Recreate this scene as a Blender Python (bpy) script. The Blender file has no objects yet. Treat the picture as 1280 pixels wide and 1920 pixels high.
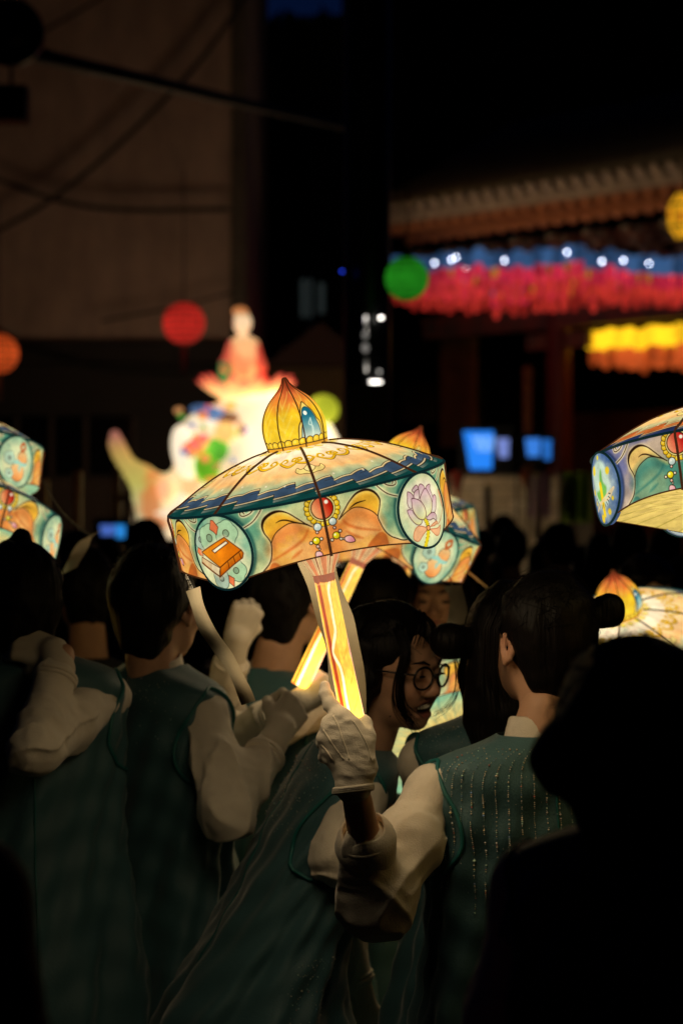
import bpy, math, random
import numpy as np
from mathutils import Vector, Matrix

sc = bpy.context.scene
COL = sc.collection
random.seed(7); RNG = np.random.default_rng(7)
# ------------------------------------------------------------------ camera, sky, sun, exposure
CAMZ, FPX = 1.68, 4533.0                       # eye height; 85 mm lens on a 36 mm tall frame, in photo pixels
cd = bpy.data.cameras.new('camera'); cam = bpy.data.objects.new('camera', cd); COL.objects.link(cam)
cam.location = (0, 0, CAMZ); cam.rotation_euler = (math.radians(90), 0, 0)
cd.sensor_fit = 'VERTICAL'; cd.sensor_height = 36; cd.sensor_width = 24; cd.lens = 85
cd.clip_start = .1; cd.clip_end = 600
cd.dof.use_dof = True; cd.dof.focus_distance = 4.1; cd.dof.aperture_fstop = 4.2
sc.camera = cam
W = bpy.data.worlds.new('World'); sc.world = W; W.use_nodes = True
wn = W.node_tree; sky = wn.nodes.new('ShaderNodeTexSky'); sky.sky_type = 'NISHITA'; sky.sun_disc = False
sky.sun_elevation = math.radians(-5); sky.sun_rotation = math.radians(0)
bgn = wn.nodes['Background']; tint = wn.nodes.new('ShaderNodeMix'); tint.data_type = 'RGBA'; tint.blend_type = 'MULTIPLY'; tint.inputs[0].default_value = 1; tint.inputs[7].default_value = (.07, .24, 1, 1)
wn.links.new(sky.outputs[0], tint.inputs[6]); wn.links.new(tint.outputs[2], bgn.inputs[0]); bgn.inputs[1].default_value = .3   # late dusk: deep blue
sl = bpy.data.lights.new('sun', 'SUN'); so = bpy.data.objects.new('sun', sl); COL.objects.link(so)
sl.energy = .0012; sl.angle = math.radians(10); sl.color = (.75, .82, 1)   # last light of dusk
so.rotation_euler = (math.radians(-60), 0, 0); so.location = (0, 40, 30)
sc.view_settings.view_transform = 'Standard'; sc.view_settings.look = 'None'
sc.view_settings.exposure = 0; sc.view_settings.gamma = 1; sc.view_settings.use_curve_mapping = False
sc.render.engine = 'CYCLES'
sc.cycles.use_denoising = True
sc.cycles.max_bounces = 5; sc.cycles.diffuse_bounces = 3; sc.cycles.glossy_bounces = 2; sc.cycles.transparent_max_bounces = 12
sc.cycles.sample_clamp_indirect = 4; sc.cycles.use_light_tree = True
sc.cycles.caustics_reflective = False; sc.cycles.caustics_refractive = False

def P(px, py, Y):
    """the point of the place that the photograph shows at (px, py), Y metres away"""
    return np.array(((px - 640) / FPX * Y, Y, CAMZ + (960 - py) / FPX * Y))
A3 = lambda *v: np.array(v, float)
def nrm(v):
    v = np.asarray(v, float); return v / max(1e-9, np.linalg.norm(v))

# ------------------------------------------------------------------ objects
def raw_mesh(name, V, F, smooth=True):
    V = np.asarray(V, np.float32); me = bpy.data.meshes.new(name)
    me.vertices.add(len(V)); me.vertices.foreach_set('co', V.ravel())
    groups = F if isinstance(F, list) and len(F) and isinstance(F[0], np.ndarray) else None
    if groups is None:
        tot = np.array([len(f) for f in F], np.int32); idx = np.array([i for f in F for i in f], np.int32)
    else:
        tot = np.concatenate([np.full(len(g), g.shape[1], np.int32) for g in groups]); idx = np.concatenate([g.ravel() for g in groups]).astype(np.int32)
    me.loops.add(len(idx)); me.loops.foreach_set('vertex_index', idx)
    me.polygons.add(len(tot)); st = np.zeros(len(tot), np.int32); st[1:] = np.cumsum(tot)[:-1]
    me.polygons.foreach_set('loop_start', st); me.polygons.foreach_set('loop_total', tot)
    me.polygons.foreach_set('use_smooth', np.full(len(tot), bool(smooth)))
    me.update(calc_edges=True); me.validate()
    return me
def link(name, me, mat=None, parent=None, loc=None):
    o = bpy.data.objects.new(name, me); COL.objects.link(o)
    if mat is not None and me is not None and not me.materials: me.materials.append(mat)
    if parent is not None: o.parent = parent
    if loc is not None: o.location = loc
    return o
def part(name, V, F, mat, parent=None, org=None, smooth=True, uv=None, col=None):
    """one mesh object; V in world space, org = the place its thing stands at"""
    V = np.asarray(V, float)
    me = raw_mesh(name, V - org if org is not None else V, F, smooth)
    if uv is not None:
        l = me.uv_layers.new(name='uv'); li = np.empty(len(me.loops), np.int32); me.loops.foreach_get('vertex_index', li)
        l.data.foreach_set('uv', np.asarray(uv, np.float32)[li].ravel())
    if col is not None:
        a = me.color_attributes.new('col', 'FLOAT_COLOR', 'POINT'); c = np.ones((len(V), 4), np.float32); c[:, :3] = col
        a.data.foreach_set('color', c.ravel())
    return link(name, me, mat, parent, None if parent is not None or org is None else org)
def tag(o, label=None, cat=None, group=None, kind=None):
    if label: o['label'] = label
    if cat: o['category'] = cat
    if group: o['group'] = group
    if kind: o['kind'] = kind
    return o
def empty(name, loc, label, cat, group=None, rot=None):
    o = bpy.data.objects.new(name, None); COL.objects.link(o); o.empty_display_size = .1
    if rot is not None: o.matrix_world = Matrix.Translation(Vector(loc)) @ rot.to_4x4()
    else: o.location = loc
    return tag(o, label, cat, group)
def copy_tree(o, parent=None):
    c = o.copy(); COL.objects.link(c)
    if parent is not None: c.parent = parent
    for ch in list(o.children): copy_tree(ch, c)
    return c

# ------------------------------------------------------------------ shapes
def box(c, s, R=None):
    c = np.asarray(c, float); s = np.asarray(s, float) / 2
    v = np.array([(x, y, z) for x in (-1, 1) for y in (-1, 1) for z in (-1, 1)]) * s
    if R is not None: v = v @ np.asarray(R).T
    return v + c, [np.array([(0, 1, 3, 2), (4, 6, 7, 5), (0, 4, 5, 1), (2, 3, 7, 6), (0, 2, 6, 4), (1, 5, 7, 3)])]
def join(items):
    Vs, G, n = [], {}, 0
    for V, F in items:
        V = np.asarray(V, float); Vs.append(V)
        for g in F:
            g = np.asarray(g)
            if g.ndim == 1: g = g[None]
            G.setdefault(g.shape[1], []).append(g + n)
        n += len(V)
    return np.concatenate(Vs), [np.concatenate(G[k]) for k in G]
def grid_faces(n, m, wrap=False):
    i, j = np.meshgrid(np.arange(n - 1), np.arange(m if wrap else m - 1), indexing='ij'); j2 = (j + 1) % m
    return np.stack([i * m + j, i * m + j2, (i + 1) * m + j2, (i + 1) * m + j], -1).reshape(-1, 4)
def frames(p):
    p = np.asarray(p, float); t = np.gradient(p, axis=0); t /= np.linalg.norm(t, axis=1)[:, None] + 1e-12
    u = np.cross(t[0], (0, 0, 1)); 
    if np.linalg.norm(u) < .1: u = np.cross(t[0], (1, 0, 0))
    us = []
    for k in range(len(p)):
        u = u - t[k] * u.dot(t[k]); u /= np.linalg.norm(u) + 1e-12; us.append(u)
    us = np.array(us); return t, us, np.cross(t, us)
def tube(p, r, n=8, cap=True):
    p = np.asarray(p, float); r = np.broadcast_to(np.asarray(r, float), (len(p),)); t, u, v = frames(p)
    a = np.arange(n) / n * 2 * math.pi
    V = p[:, None] + (u[:, None] * np.cos(a)[None, :, None] + v[:, None] * np.sin(a)[None, :, None]) * r[:, None, None]
    F = [grid_faces(len(p), n, True)]
    V = V.reshape(-1, 3)
    if cap:
        k = len(V); V = np.concatenate([V, p[:1], p[-1:]]); b = (len(p) - 1) * n; i = np.arange(n); j = (i + 1) % n
        F.append(np.concatenate([np.stack([j, i, np.full(n, k)], -1), np.stack([b + i, b + j, np.full(n, k + 1)], -1)]))
    return V, F
def catmull(pts, n=8, closed=False):
    p = np.asarray(pts, float)
    q = np.concatenate([p[-1:], p, p[:2]]) if closed else np.concatenate([2 * p[:1] - p[1:2], p, 2 * p[-1:] - p[-2:-1]])
    out = []
    for i in range(1, len(q) - 2):
        t = (np.arange(n) / n)[:, None]; a, b, c, d = q[i - 1], q[i], q[i + 1], q[i + 2]
        out.append(.5 * (2 * b + (c - a) * t + (2 * a - 5 * b + 4 * c - d) * t ** 2 + (3 * b - a - 3 * c + d) * t ** 3))
    if not closed: out.append(p[-1:])
    return np.concatenate(out)
def lathe(prof, n=32, c=(0, 0, 0), R=None):
    prof = np.asarray(prof, float); a = np.arange(n) / n * 2 * math.pi
    V = np.stack([prof[:, None, 0] * np.cos(a), prof[:, None, 0] * np.sin(a), np.broadcast_to(prof[:, None, 1], (len(prof), n))], -1).reshape(-1, 3)
    if R is not None: V = V @ np.asarray(R).T
    return V + np.asarray(c), [grid_faces(len(prof), n, True)]
def ball(c, r, n=10, m=7):
    a = np.linspace(-math.pi / 2, math.pi / 2, m); rr = np.asarray(r, float) * np.ones(3)
    V, F = lathe(np.stack([np.maximum(np.cos(a), 1e-4), np.sin(a)], -1), n); return V * rr + np.asarray(c), F
def basis(z, x=(1, 0, 0)):
    z = nrm(z); x = np.asarray(x, float); x = nrm(x - z * x.dot(z)); return np.stack([x, np.cross(z, x), z], 1)

# ------------------------------------------------------------------ noise, implicit shapes
def _hash(i, j, k, s):
    h = (i.astype(np.int64) * 374761393 + j.astype(np.int64) * 668265263 + k.astype(np.int64) * 2147483647 + s * 974634777) & 0xffffffff
    h = ((h ^ (h >> 13)) * 1274126177) & 0xffffffff
    return ((h ^ (h >> 16)) & 0xffff) / 32767.5 - 1
def vnoise(p, s=0):
    s = int(s)
    p = np.asarray(p, float); i = np.floor(p); f = p - i; f = f * f * (3 - 2 * f); i = i.astype(np.int64); o = 0
    for a in (0, 1):
        for b in (0, 1):
            for c in (0, 1):
                w = (f[..., 0] if a else 1 - f[..., 0]) * (f[..., 1] if b else 1 - f[..., 1]) * (f[..., 2] if c else 1 - f[..., 2])
                o = o + w * _hash(i[..., 0] + a, i[..., 1] + b, i[..., 2] + c, s)
    return o
def fbm(p, s=0, oc=4):
    return sum(vnoise(np.asarray(p) * 2 ** k, s + k) * .5 ** k for k in range(oc)) / 1.6
class SDF:
    def __init__(s): s.ops = []; s.fn = None
    def cap(s, a, b, ra, rb=None, k=.02, sub=False):
        a, b = np.asarray(a, float), np.asarray(b, float); rb = ra if rb is None else rb
        m = max(ra, rb); s.ops.append(('c', (a, b, ra, rb), k, sub, np.minimum(a, b) - m, np.maximum(a, b) + m)); return s
    def chain(s, pts, rs, k=.02):
        for i in range(len(pts) - 1): s.cap(pts[i], pts[i + 1], rs[i], rs[i + 1], k)
        return s
    def ell(s, c, r, R=None, k=.02, sub=False):
        c = np.asarray(c, float); r = np.asarray(r, float) * np.ones(3); R = np.eye(3) if R is None else np.asarray(R, float)
        e = np.sqrt(((R * r) ** 2).sum(1)); s.ops.append(('e', (c, r, R), k, sub, c - e, c + e)); return s
    def ev(s, X):
        d = np.full(X.shape[:-1], 1e3)
        for op in s.ops: d = s._mix(d, s._one(op, X), op)
        return d if s.fn is None else s.fn(X, d)
    def _one(s, op, X):
        if op[0] == 'c':
            a, b, ra, rb = op[1]; ab = b - a; t = np.clip(((X - a) @ ab) / max(1e-9, ab @ ab), 0, 1)
            return np.linalg.norm(X - a - t[..., None] * ab, axis=-1) - (ra + (rb - ra) * t)
        c, r, R = op[1]; q = (X - c) @ R; k0 = np.linalg.norm(q / r, axis=-1); k1 = np.linalg.norm(q / r ** 2, axis=-1)
        return k0 * (k0 - 1) / np.maximum(k1, 1e-6)
    def _mix(s, d, e, op):
        k = op[2]
        if op[3]:
            h = np.maximum(k - np.abs(d + e), 0) / k; return np.maximum(d, -e) + h * h * k / 4
        h = np.maximum(k - np.abs(d - e), 0) / k; return np.minimum(d, e) - h * h * k / 4
    def mesh(s, h, pad=3):
        lo = np.min([o[4] for o in s.ops if not o[3]], 0) - pad * h - .01; hi = np.max([o[5] for o in s.ops if not o[3]], 0) + pad * h + .01
        n = np.ceil((hi - lo) / h).astype(int) + 1
        ax = [lo[i] + np.arange(n[i]) * h for i in range(3)]
        D = np.full(n, 1.0)
        for op in s.ops:
            m = op[2] + 3 * h
            i0 = np.clip(np.floor((op[4] - m - lo) / h).astype(int), 0, n - 1); i1 = np.clip(np.ceil((op[5] + m - lo) / h).astype(int) + 1, 1, n)
            sl_ = tuple(slice(a, b) for a, b in zip(i0, i1))
            X = np.stack(np.meshgrid(*[ax[i][sl_[i]] for i in range(3)], indexing='ij'), -1)
            D[sl_] = s._mix(D[sl_], s._one(op, X), op)
        if s.fn is not None:
            near = np.argwhere(np.abs(D) < 6 * h + .03)
            if len(near): D[tuple(near.T)] = s.fn(lo + near * h, D[tuple(near.T)])
        return surfnet(D, lo, h)
def surfnet(D, lo, h):
    S = D < 0; n = D.shape; c = [(a, b, d) for a in (0, 1) for b in (0, 1) for d in (0, 1)]
    sub = lambda A, o: A[o[0]:n[0] - 1 + o[0], o[1]:n[1] - 1 + o[1], o[2]:n[2] - 1 + o[2]]
    cnt = sum(sub(S, o).astype(np.int8) for o in c); act = np.argwhere((cnt > 0) & (cnt < 8))
    idx = np.full(cnt.shape, -1, np.int64); idx[tuple(act.T)] = np.arange(len(act))
    acc = np.zeros((len(act), 3)); w = np.zeros(len(act))
    for a in c:
        for ax in range(3):
            if a[ax]: continue
            b = list(a); b[ax] = 1
            da = D[tuple((act + a).T)]; db = D[tuple((act + b).T)]; m = (da < 0) != (db < 0)
            t = da[m] / (da[m] - db[m]); q = np.tile(np.array(a, float), (m.sum(), 1)); q[:, ax] += t
            acc[m] += q; w[m] += 1
    V = lo + (act + acc / w[:, None]) * h; F = []
    for ax in range(3):
        o1, o2 = [(1, 2), (2, 0), (0, 1)][ax]
        A = [slice(None)] * 3; B = [slice(None)] * 3; A[ax] = slice(0, -1); B[ax] = slice(1, None)
        sa, sb = S[tuple(A)], S[tuple(B)]; e = np.argwhere(sa != sb)
        e = e[(e[:, o1] > 0) & (e[:, o2] > 0) & (e[:, o1] < n[o1] - 1) & (e[:, o2] < n[o2] - 1)]
        if not len(e): continue
        d1 = np.zeros(3, int); d1[o1] = 1; d2 = np.zeros(3, int); d2[o2] = 1
        q = np.stack([idx[tuple((e - d1 - d2).T)], idx[tuple((e - d2).T)], idx[tuple(e.T)], idx[tuple((e - d1).T)]], -1)
        fl = ~sa[tuple(e.T)]; q[fl] = q[fl][:, ::-1]; F.append(q)
    return V, [np.concatenate(F)]

# ------------------------------------------------------------------ materials
def srgb(c):
    c = np.asarray(c, float); return np.where(c <= .04045, c / 12.92, ((c + .055) / 1.055) ** 2.4)
MATS = {}
def mat(name, base=(.5, .5, .5), rough=.6, metal=0., emit=None, es=1., noise=None, nscale=8., bump=0., bscale=60., sheen=0., spec=.5, vcol=False, mixcol=None, stretch=(1, 1, 1), coat=0.):
    """principled material with noise-driven colour and relief"""
    if name in MATS: return MATS[name]
    m = bpy.data.materials.new(name); m.use_nodes = True; T = m.node_tree; b = T.nodes['Principled BSDF']; N = T.nodes.new; L = T.links.new
    b.inputs['Roughness'].default_value = rough; b.inputs['Metallic'].default_value = metal; b.inputs['Specular IOR Level'].default_value = spec
    if sheen: b.inputs['Sheen Weight'].default_value = sheen; b.inputs['Sheen Roughness'].default_value = .4
    if coat: b.inputs['Coat Weight'].default_value = coat
    b.inputs['Base Color'].default_value = (*base, 1)
    co = N('ShaderNodeTexCoord'); mp = N('ShaderNodeMapping'); mp.inputs['Scale'].default_value = stretch; L(co.outputs['Object'], mp.inputs[0])
    src = None
    if vcol:
        a = N('ShaderNodeVertexColor'); a.layer_name = 'col'; src = a.outputs[0]
    if noise:
        nt = N('ShaderNodeTexNoise'); nt.inputs['Scale'].default_value = nscale; nt.inputs['Detail'].default_value = 6; nt.inputs['Roughness'].default_value = .65; L(mp.outputs[0], nt.inputs['Vector'])
        rp = N('ShaderNodeMapRange'); rp.inputs[1].default_value = .3; rp.inputs[2].default_value = .7; rp.inputs[3].default_value = 0; rp.inputs[4].default_value = 1; L(nt.outputs[0], rp.inputs[0])
        mx = N('ShaderNodeMix'); mx.data_type = 'RGBA'; L(rp.outputs[0], mx.inputs[0])
        c2 = mixcol if mixcol else tuple(x * (1 - noise) for x in base)
        if src is not None:
            hs = N('ShaderNodeHueSaturation'); hs.inputs['Value'].default_value = 1 - noise; L(src, hs.inputs['Color']); L(src, mx.inputs[6]); L(hs.outputs[0], mx.inputs[7])
        else: mx.inputs[6].default_value = (*base, 1); mx.inputs[7].default_value = (*c2, 1)
        src = mx.outputs[2]
    if src is not None:
        L(src, b.inputs['Base Color'])
        if emit is True: L(src, b.inputs['Emission Color'])
    if emit is not None:
        b.inputs['Emission Strength'].default_value = es
        if emit is not True: b.inputs['Emission Color'].default_value = (*emit, 1)
    if bump:
        n2 = N('ShaderNodeTexNoise'); n2.inputs['Scale'].default_value = bscale; n2.inputs['Detail'].default_value = 4; L(mp.outputs[0], n2.inputs['Vector'])
        bp = N('ShaderNodeBump'); bp.inputs['Strength'].default_value = bump; bp.inputs['Distance'].default_value = .004; L(n2.outputs[0], bp.inputs['Height']); L(bp.outputs[0], b.inputs['Normal'])
    MATS[name] = m; return m
def lit_print(name, arr, es=1., diff=.15, lamp=None, bulb=False):
    """lit lantern paper: a painted print (drawn below with numpy) that glows from the lamp behind it"""
    arr = arr * np.array((1.0, .965, .87)); h, w = arr.shape[:2]; im = bpy.data.images.new(name, w, h); px = np.ones((h, w, 4), np.float32); px[..., :3] = np.clip(arr[::-1], 0, 1)
    im.pixels.foreach_set(px.ravel()); im.update(); im.pack()
    m = bpy.data.materials.new(name); m.use_nodes = True; T = m.node_tree; b = T.nodes['Principled BSDF']; N = T.nodes.new; L = T.links.new
    t = N('ShaderNodeTexImage'); t.image = im; t.interpolation = 'Cubic'; t.extension = 'REPEAT'
    u = N('ShaderNodeUVMap'); u.uv_map = 'uv'; L(u.outputs[0], t.inputs[0])
    # paper fibres and cloudy thickness of the paper change how much light it lets through
    co = N('ShaderNodeTexCoord'); nz = N('ShaderNodeTexNoise'); nz.inputs['Scale'].default_value = 24; nz.inputs['Detail'].default_value = 8; nz.inputs['Roughness'].default_value = .7; L(co.outputs['Object'], nz.inputs['Vector'])
    rg = N('ShaderNodeMapRange'); rg.inputs[1].default_value = .25; rg.inputs[2].default_value = .75; rg.inputs[3].default_value = .86 * es; rg.inputs[4].default_value = 1.1 * es; L(nz.outputs[0], rg.inputs[0])
    L(t.outputs[0], b.inputs['Emission Color']); out = rg.outputs[0]
    if bulb:                                                               # paper nearer the bulb in the middle of the drum lets through more light
        vd = N('ShaderNodeVectorMath'); vd.operation = 'DISTANCE'; L(co.outputs['Object'], vd.inputs[0]); vd.inputs[1].default_value = (0, 0, -50 * .239 / 261)
        r3 = N('ShaderNodeMapRange')
        for i, v in enumerate((120 * .239 / 261, 285 * .239 / 261, 1.28, .84)): r3.inputs[i + 1].default_value = v
        L(vd.outputs['Value'], r3.inputs[0]); m3 = N('ShaderNodeMath'); m3.operation = 'MULTIPLY'; L(out, m3.inputs[0]); L(r3.outputs[0], m3.inputs[1]); out = m3.outputs[0]
    if lamp:                                                               # the paper is brightest where the bulb sits inside it
        sp = N('ShaderNodeSeparateXYZ'); L(u.outputs[0], sp.inputs[0]); r2 = N('ShaderNodeMapRange'); r2.interpolation_type = 'SMOOTHSTEP'
        for i, v in enumerate((lamp[0], lamp[1] - .05, 1, lamp[2])): r2.inputs[i + 1].default_value = v
        L(sp.outputs[1], r2.inputs[0]); ml = N('ShaderNodeMath'); ml.operation = 'MULTIPLY'; L(out, ml.inputs[0]); L(r2.outputs[0], ml.inputs[1]); out = ml.outputs[0]
    L(out, b.inputs['Emission Strength'])
    b.inputs['Base Color'].default_value = (diff, diff, diff, 1); b.inputs['Roughness'].default_value = .8; b.inputs['Specular IOR Level'].default_value = .1
    return m
# ------------------------------------------------------------------ the painted prints of the hand lanterns
class Canvas:
    def __init__(s, x0, x1, y0, y1, S, base):
        s.x0, s.y0, s.S = x0, y0, S; s.w = int(round((x1 - x0) * S)); s.h = int(round((y1 - y0) * S))
        s.a = np.ones((s.h, s.w, 3)) * np.asarray(base, float)
        s.X, s.Y = np.meshgrid(x0 + (np.arange(s.w) + .5) / S, y0 + (np.arange(s.h) + .5) / S)
    def _bb(s, p, m):
        lo = p.min(0) - m; hi = p.max(0) + m
        return (slice(max(0, int((lo[1] - s.y0) * s.S)), max(0, int((hi[1] - s.y0) * s.S) + 2)), slice(max(0, int((lo[0] - s.x0) * s.S)), max(0, int((hi[0] - s.x0) * s.S) + 2)))
    def put(s, m, col, sl=None):
        sl = sl or (slice(None), slice(None)); m = np.clip(m, 0, 1)[..., None]; s.a[sl] = s.a[sl] * (1 - m) + np.asarray(col, float) * m
    def fill(s, pts, col, alpha=1., soft=.5, grad=None):
        p = np.asarray(pts, float); sl = s._bb(p, soft + 1); X, Y = s.X[sl], s.Y[sl]
        if X.size == 0: return
        ins = np.zeros(X.shape, bool); d2 = np.full(X.shape, 1e9)
        for (ax, ay), (bx, by) in zip(p, np.roll(p, -1, 0)):
            c = ((ay > Y) != (by > Y)) & (X < (bx - ax) * (Y - ay) / ((by - ay) or 1e-9) + ax); ins ^= c
            dx, dy = bx - ax, by - ay; t = np.clip(((X - ax) * dx + (Y - ay) * dy) / (dx * dx + dy * dy + 1e-9), 0, 1)
            d2 = np.minimum(d2, (X - ax - t * dx) ** 2 + (Y - ay - t * dy) ** 2)
        d = np.sqrt(d2) * np.where(ins, 1, -1); m = np.clip(d / (2 * soft) + .5, 0, 1) * alpha
        if grad is not None:
            c0, c1, (gx0, gy0), (gx1, gy1) = grad; gx, gy = gx1 - gx0, gy1 - gy0
            t = np.clip(((X - gx0) * gx + (Y - gy0) * gy) / (gx * gx + gy * gy), 0, 1)[..., None]
            col = np.asarray(c0) * (1 - t) + np.asarray(c1) * t
        s.put(m, col, sl)
    def stroke(s, pts, w, col=(.13, .07, .03), alpha=1., closed=False, soft=.55, taper=False):
        p = np.asarray(pts, float); p = np.concatenate([p, p[:1]]) if closed else p; sl = s._bb(p, w + soft + 1); X, Y = s.X[sl], s.Y[sl]
        if X.size == 0: return
        m = np.zeros(X.shape); n = len(p) - 1
        for i in range(n):
            (ax, ay), (bx, by) = p[i], p[i + 1]; dx, dy = bx - ax, by - ay
            t = np.clip(((X - ax) * dx + (Y - ay) * dy) / (dx * dx + dy * dy + 1e-9), 0, 1); d = np.hypot(X - ax - t * dx, Y - ay - t * dy)
            ww = w * (.25 + .75 * math.sin(math.pi * (i + .5) / n)) if taper else w
            m = np.maximum(m, np.clip((ww / 2 - d) / (2 * soft) + .5, 0, 1))
        s.put(m * alpha, col, sl)
    def disk(s, c, r, col, alpha=1., soft=.5, ry=None, line=0, grad=None):
        a = np.linspace(0, 2 * math.pi, 22)[:-1]; p = np.stack([c[0] + r * np.cos(a), c[1] + (ry or r) * np.sin(a)], 1)
        s.fill(p, col, alpha, soft, grad)
        if line: s.stroke(p, line, closed=True)
    def mottle(s, amp, sc=.05, seed=0, period=None):
        xs = s.X * sc
        n = fbm(np.stack([xs, s.Y * sc, 0 * xs], -1), seed, 5); g = vnoise(np.stack([s.X * 1.1, s.Y * 1.1, 0 * xs], -1), seed + 9)
        s.a *= (1 + amp * n + amp * .35 * g)[..., None]
INK = (.16, .08, .03)
cs = lambda p, n=6, closed=False, off=(0, 0): catmull(np.asarray(p, float) + np.asarray(off, float), n, closed)
LOUT = [(-39.3,49.2),(-49.6,41.4),(-64.2,27.9),(-77.1,16.9),(-91.2,11.2),(-106.9,12.7),(-122.0,21.0),(-128.5,32.9),(-127.2,46.0),(-121.4,56.6),(-118.4,66.7),(-120.9,83.5),(-126.5,97.7),(-138.0,108.8),(-154.0,118.2),(-179.0,122.4)]
LOR = [(-44.0,45.7),(-59.9,39.0),(-76.5,35.7),(-92.8,41.0),(-106.6,49.3),(-115.6,60.7),(-118.4,66.7)]
LCURL = [(-101.7,30.8),(-92.4,28.1),(-81.8,29.4),(-65.8,36.2),(-45.7,43.3)]
ROUT = [(11.1,46.1),(24.0,31.6),(35.5,19.0),(51.6,7.3),(70.7,4.9),(85.9,12.5),(94.9,27.2),(92.1,41.7),(85.8,56.5),(88.0,68.8),(94.2,85.1),(104.1,96.9),(115.4,103.5),(130,110),(150,112)]
ROR = [(11.1,46.1),(25.1,37.2),(39.7,31.7),(53.1,33.0),(67.9,39.8),(78.2,47.4),(85.8,56.5)]
RCURL = [(33.0,31.3),(47.9,24.8),(66.7,23.4)]
VEINS = [[(-44.8,49.9),(-59.2,68.6),(-90.5,84.4),(-126.5,97.7)],[(-65.0,86.9),(-84.6,98.3)],[(16.4,47.2),(27.1,60.2),(49.6,71.4),(85.0,82.1)],[(20.7,69.6),(34.0,81.0),(48.4,88.3)]]
DARK = [[(-134.0,115),(-125.2,102.2),(-116.1,101.5),(-106.6,109.5),(-92.5,118)],[(50,110),(57.2,101.0),(71.1,91.0),(84.3,85.2),(95.2,91.8),(97,110)]]
CURLS = [[(88.4,-4.2),(99.1,8.8),(114.0,21.6),(133.4,29.9),(146,33)],[(104.3,-3.0),(115.2,5.7),(127.6,9.3),(134.9,7.6),(135,2),(130.6,1.3),(127.2,5.6)]]
PEARLS = [(-29.5,51.8,7.2),(-1,47.2,7),(-31.9,61.0,2.6),(0.3,58.9,2.6),(-36.2,75.5,6.6),(-46.1,77.6,2.9),(-26.7,73.7,2.9),(-35.4,86.0,3),(-33.4,91.3,1.8),(0.7,73.1,6.4),(9.0,66.6,2.8),(-8.3,79.5,2.8),(8,80.8,2.6),(12.4,81.8,1.8)]
def paint_band(pal):
    c = Canvas(-205, 205, -8, 150, 1.6, pal['sage']); X, Y = c.X, c.Y; O = (15, 0)
    sm = lambda a, b, v: np.clip((v - a) / (b - a), 0, 1) ** 2 * (3 - 2 * np.clip((v - a) / (b - a), 0, 1))
    dm = np.minimum(np.hypot((X - 205) / 67, (Y - 68) / 70), np.hypot((X + 205) / 67, (Y - 68) / 70))
    n = fbm(np.stack([X * .03, Y * .03, 0 * X], -1), 3, 4)
    c.put(sm(1.75, 1.05, dm + .35 * n) * sm(115, 30, Y + 22 * n) * .8, pal['teal'])
    c.put(sm(16, 0, Y + 7 * n) * .75 * sm(30, 70, np.abs(X)), pal['teal'])
    c.put(sm(1.12, 1.0, dm) * .8, pal['dteal'])
    lo, ro = cs(LOUT, 6, off=O), cs(ROUT, 6, off=O); bt = 160
    blob = np.concatenate([lo[::-1], [(0, 58)], ro, [(160, bt), (-170, bt)]])
    c.fill(blob, pal['yel'], soft=.8)
    lr, rr = cs(LOR, 6, off=O), cs(ROR, 6, off=O); kl = int(len(lo) * 10 / 16); kr = int(len(ro) * 8.2 / 15)
    pet = np.concatenate([lo[kl:][::-1], lr[::-1], [(-18, 50), (0, 58), (16, 50)], rr, ro[kr:], [(160, bt), (-170, bt)]])
    c.fill(pet, pal['or2'], soft=1)
    for e, cx in ((lr, -75), (rr, 62)):
        c.stroke(e + (0, 12), 24, pal['or1'], .55, soft=9)
    c.fill([(-30, 48), (30, 48), (22, 160), (-22, 160)], pal['or1'], .55, soft=9)
    c.put(sm(.25, .7, fbm(np.stack([X * .035, Y * .05, 0 * X + 3], -1), 8, 4) + .3) * (c.a[..., 0] > c.a[..., 1] + .12) * sm(40, 60, Y) * .32, pal['yel'])
    for d in DARK: c.fill(cs(d, 6, off=O), pal['or0'], .6, 1.5)
    for v in VEINS: c.stroke(cs(v, 6, off=O), 5.5, pal['or0'], .5, soft=2.2, taper=True)
    for e in (lo[:kl], ro[:kr]): c.stroke(e + (0, 4), 6, pal['yl2'], .5, soft=3)
    c.stroke(lo - (1.2, 1), 6, pal['cream'], .5, soft=2); c.stroke(ro + (1.2, -1), 6, pal['cream'], .5, soft=2)
    c.stroke(lo, 1.9, INK); c.stroke(ro, 1.9, INK); c.stroke(lr, 1.5, INK); c.stroke(rr, 1.5, INK)
    c.stroke(lo[int(len(lo) * .2):int(len(lo) * .56)], 5.4, INK, taper=True); c.stroke(ro[int(len(ro) * .12):int(len(ro) * .5)], 4.4, INK, taper=True)
    c.stroke(cs(LCURL, 6, off=O), 2.6, INK, taper=True); c.stroke(cs(RCURL, 6, off=O), 2.6, INK, taper=True)
    for cu in CURLS:
        for f in (1, -1):
            q = cs(cu, 7, off=O) * (f, 1); c.stroke(q, 6.5, pal['cream'], .85, soft=1.6); c.stroke(q, 1.7, INK)
    # jewel, bead ring and drops
    for k in range(20):
        a = (k + .5) / 20 * 2 * math.pi; c.disk((27.2 * math.cos(a), 20.3 + 27.2 * math.sin(a)), 5.6, pal['gold'], line=.9); c.disk((27.2 * math.cos(a) - 1, 19.3 + 27.2 * math.sin(a)), 2.6, pal['yl2'], .7, 1)
    c.disk((0, 20.3), 23.6, (1, .92, .62)); c.disk((0, 20.3), 23.6, INK, 0, line=1); c.disk((0, 20.3), 20, pal['jewel'], grad=(pal['jewel2'], pal['jewel'], (-18, 24), (14, 14)), line=1.8)
    c.disk((9, 10.5), 3.6, (1, .98, .95), soft=.9)
    o = np.array((15., 0))
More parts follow.
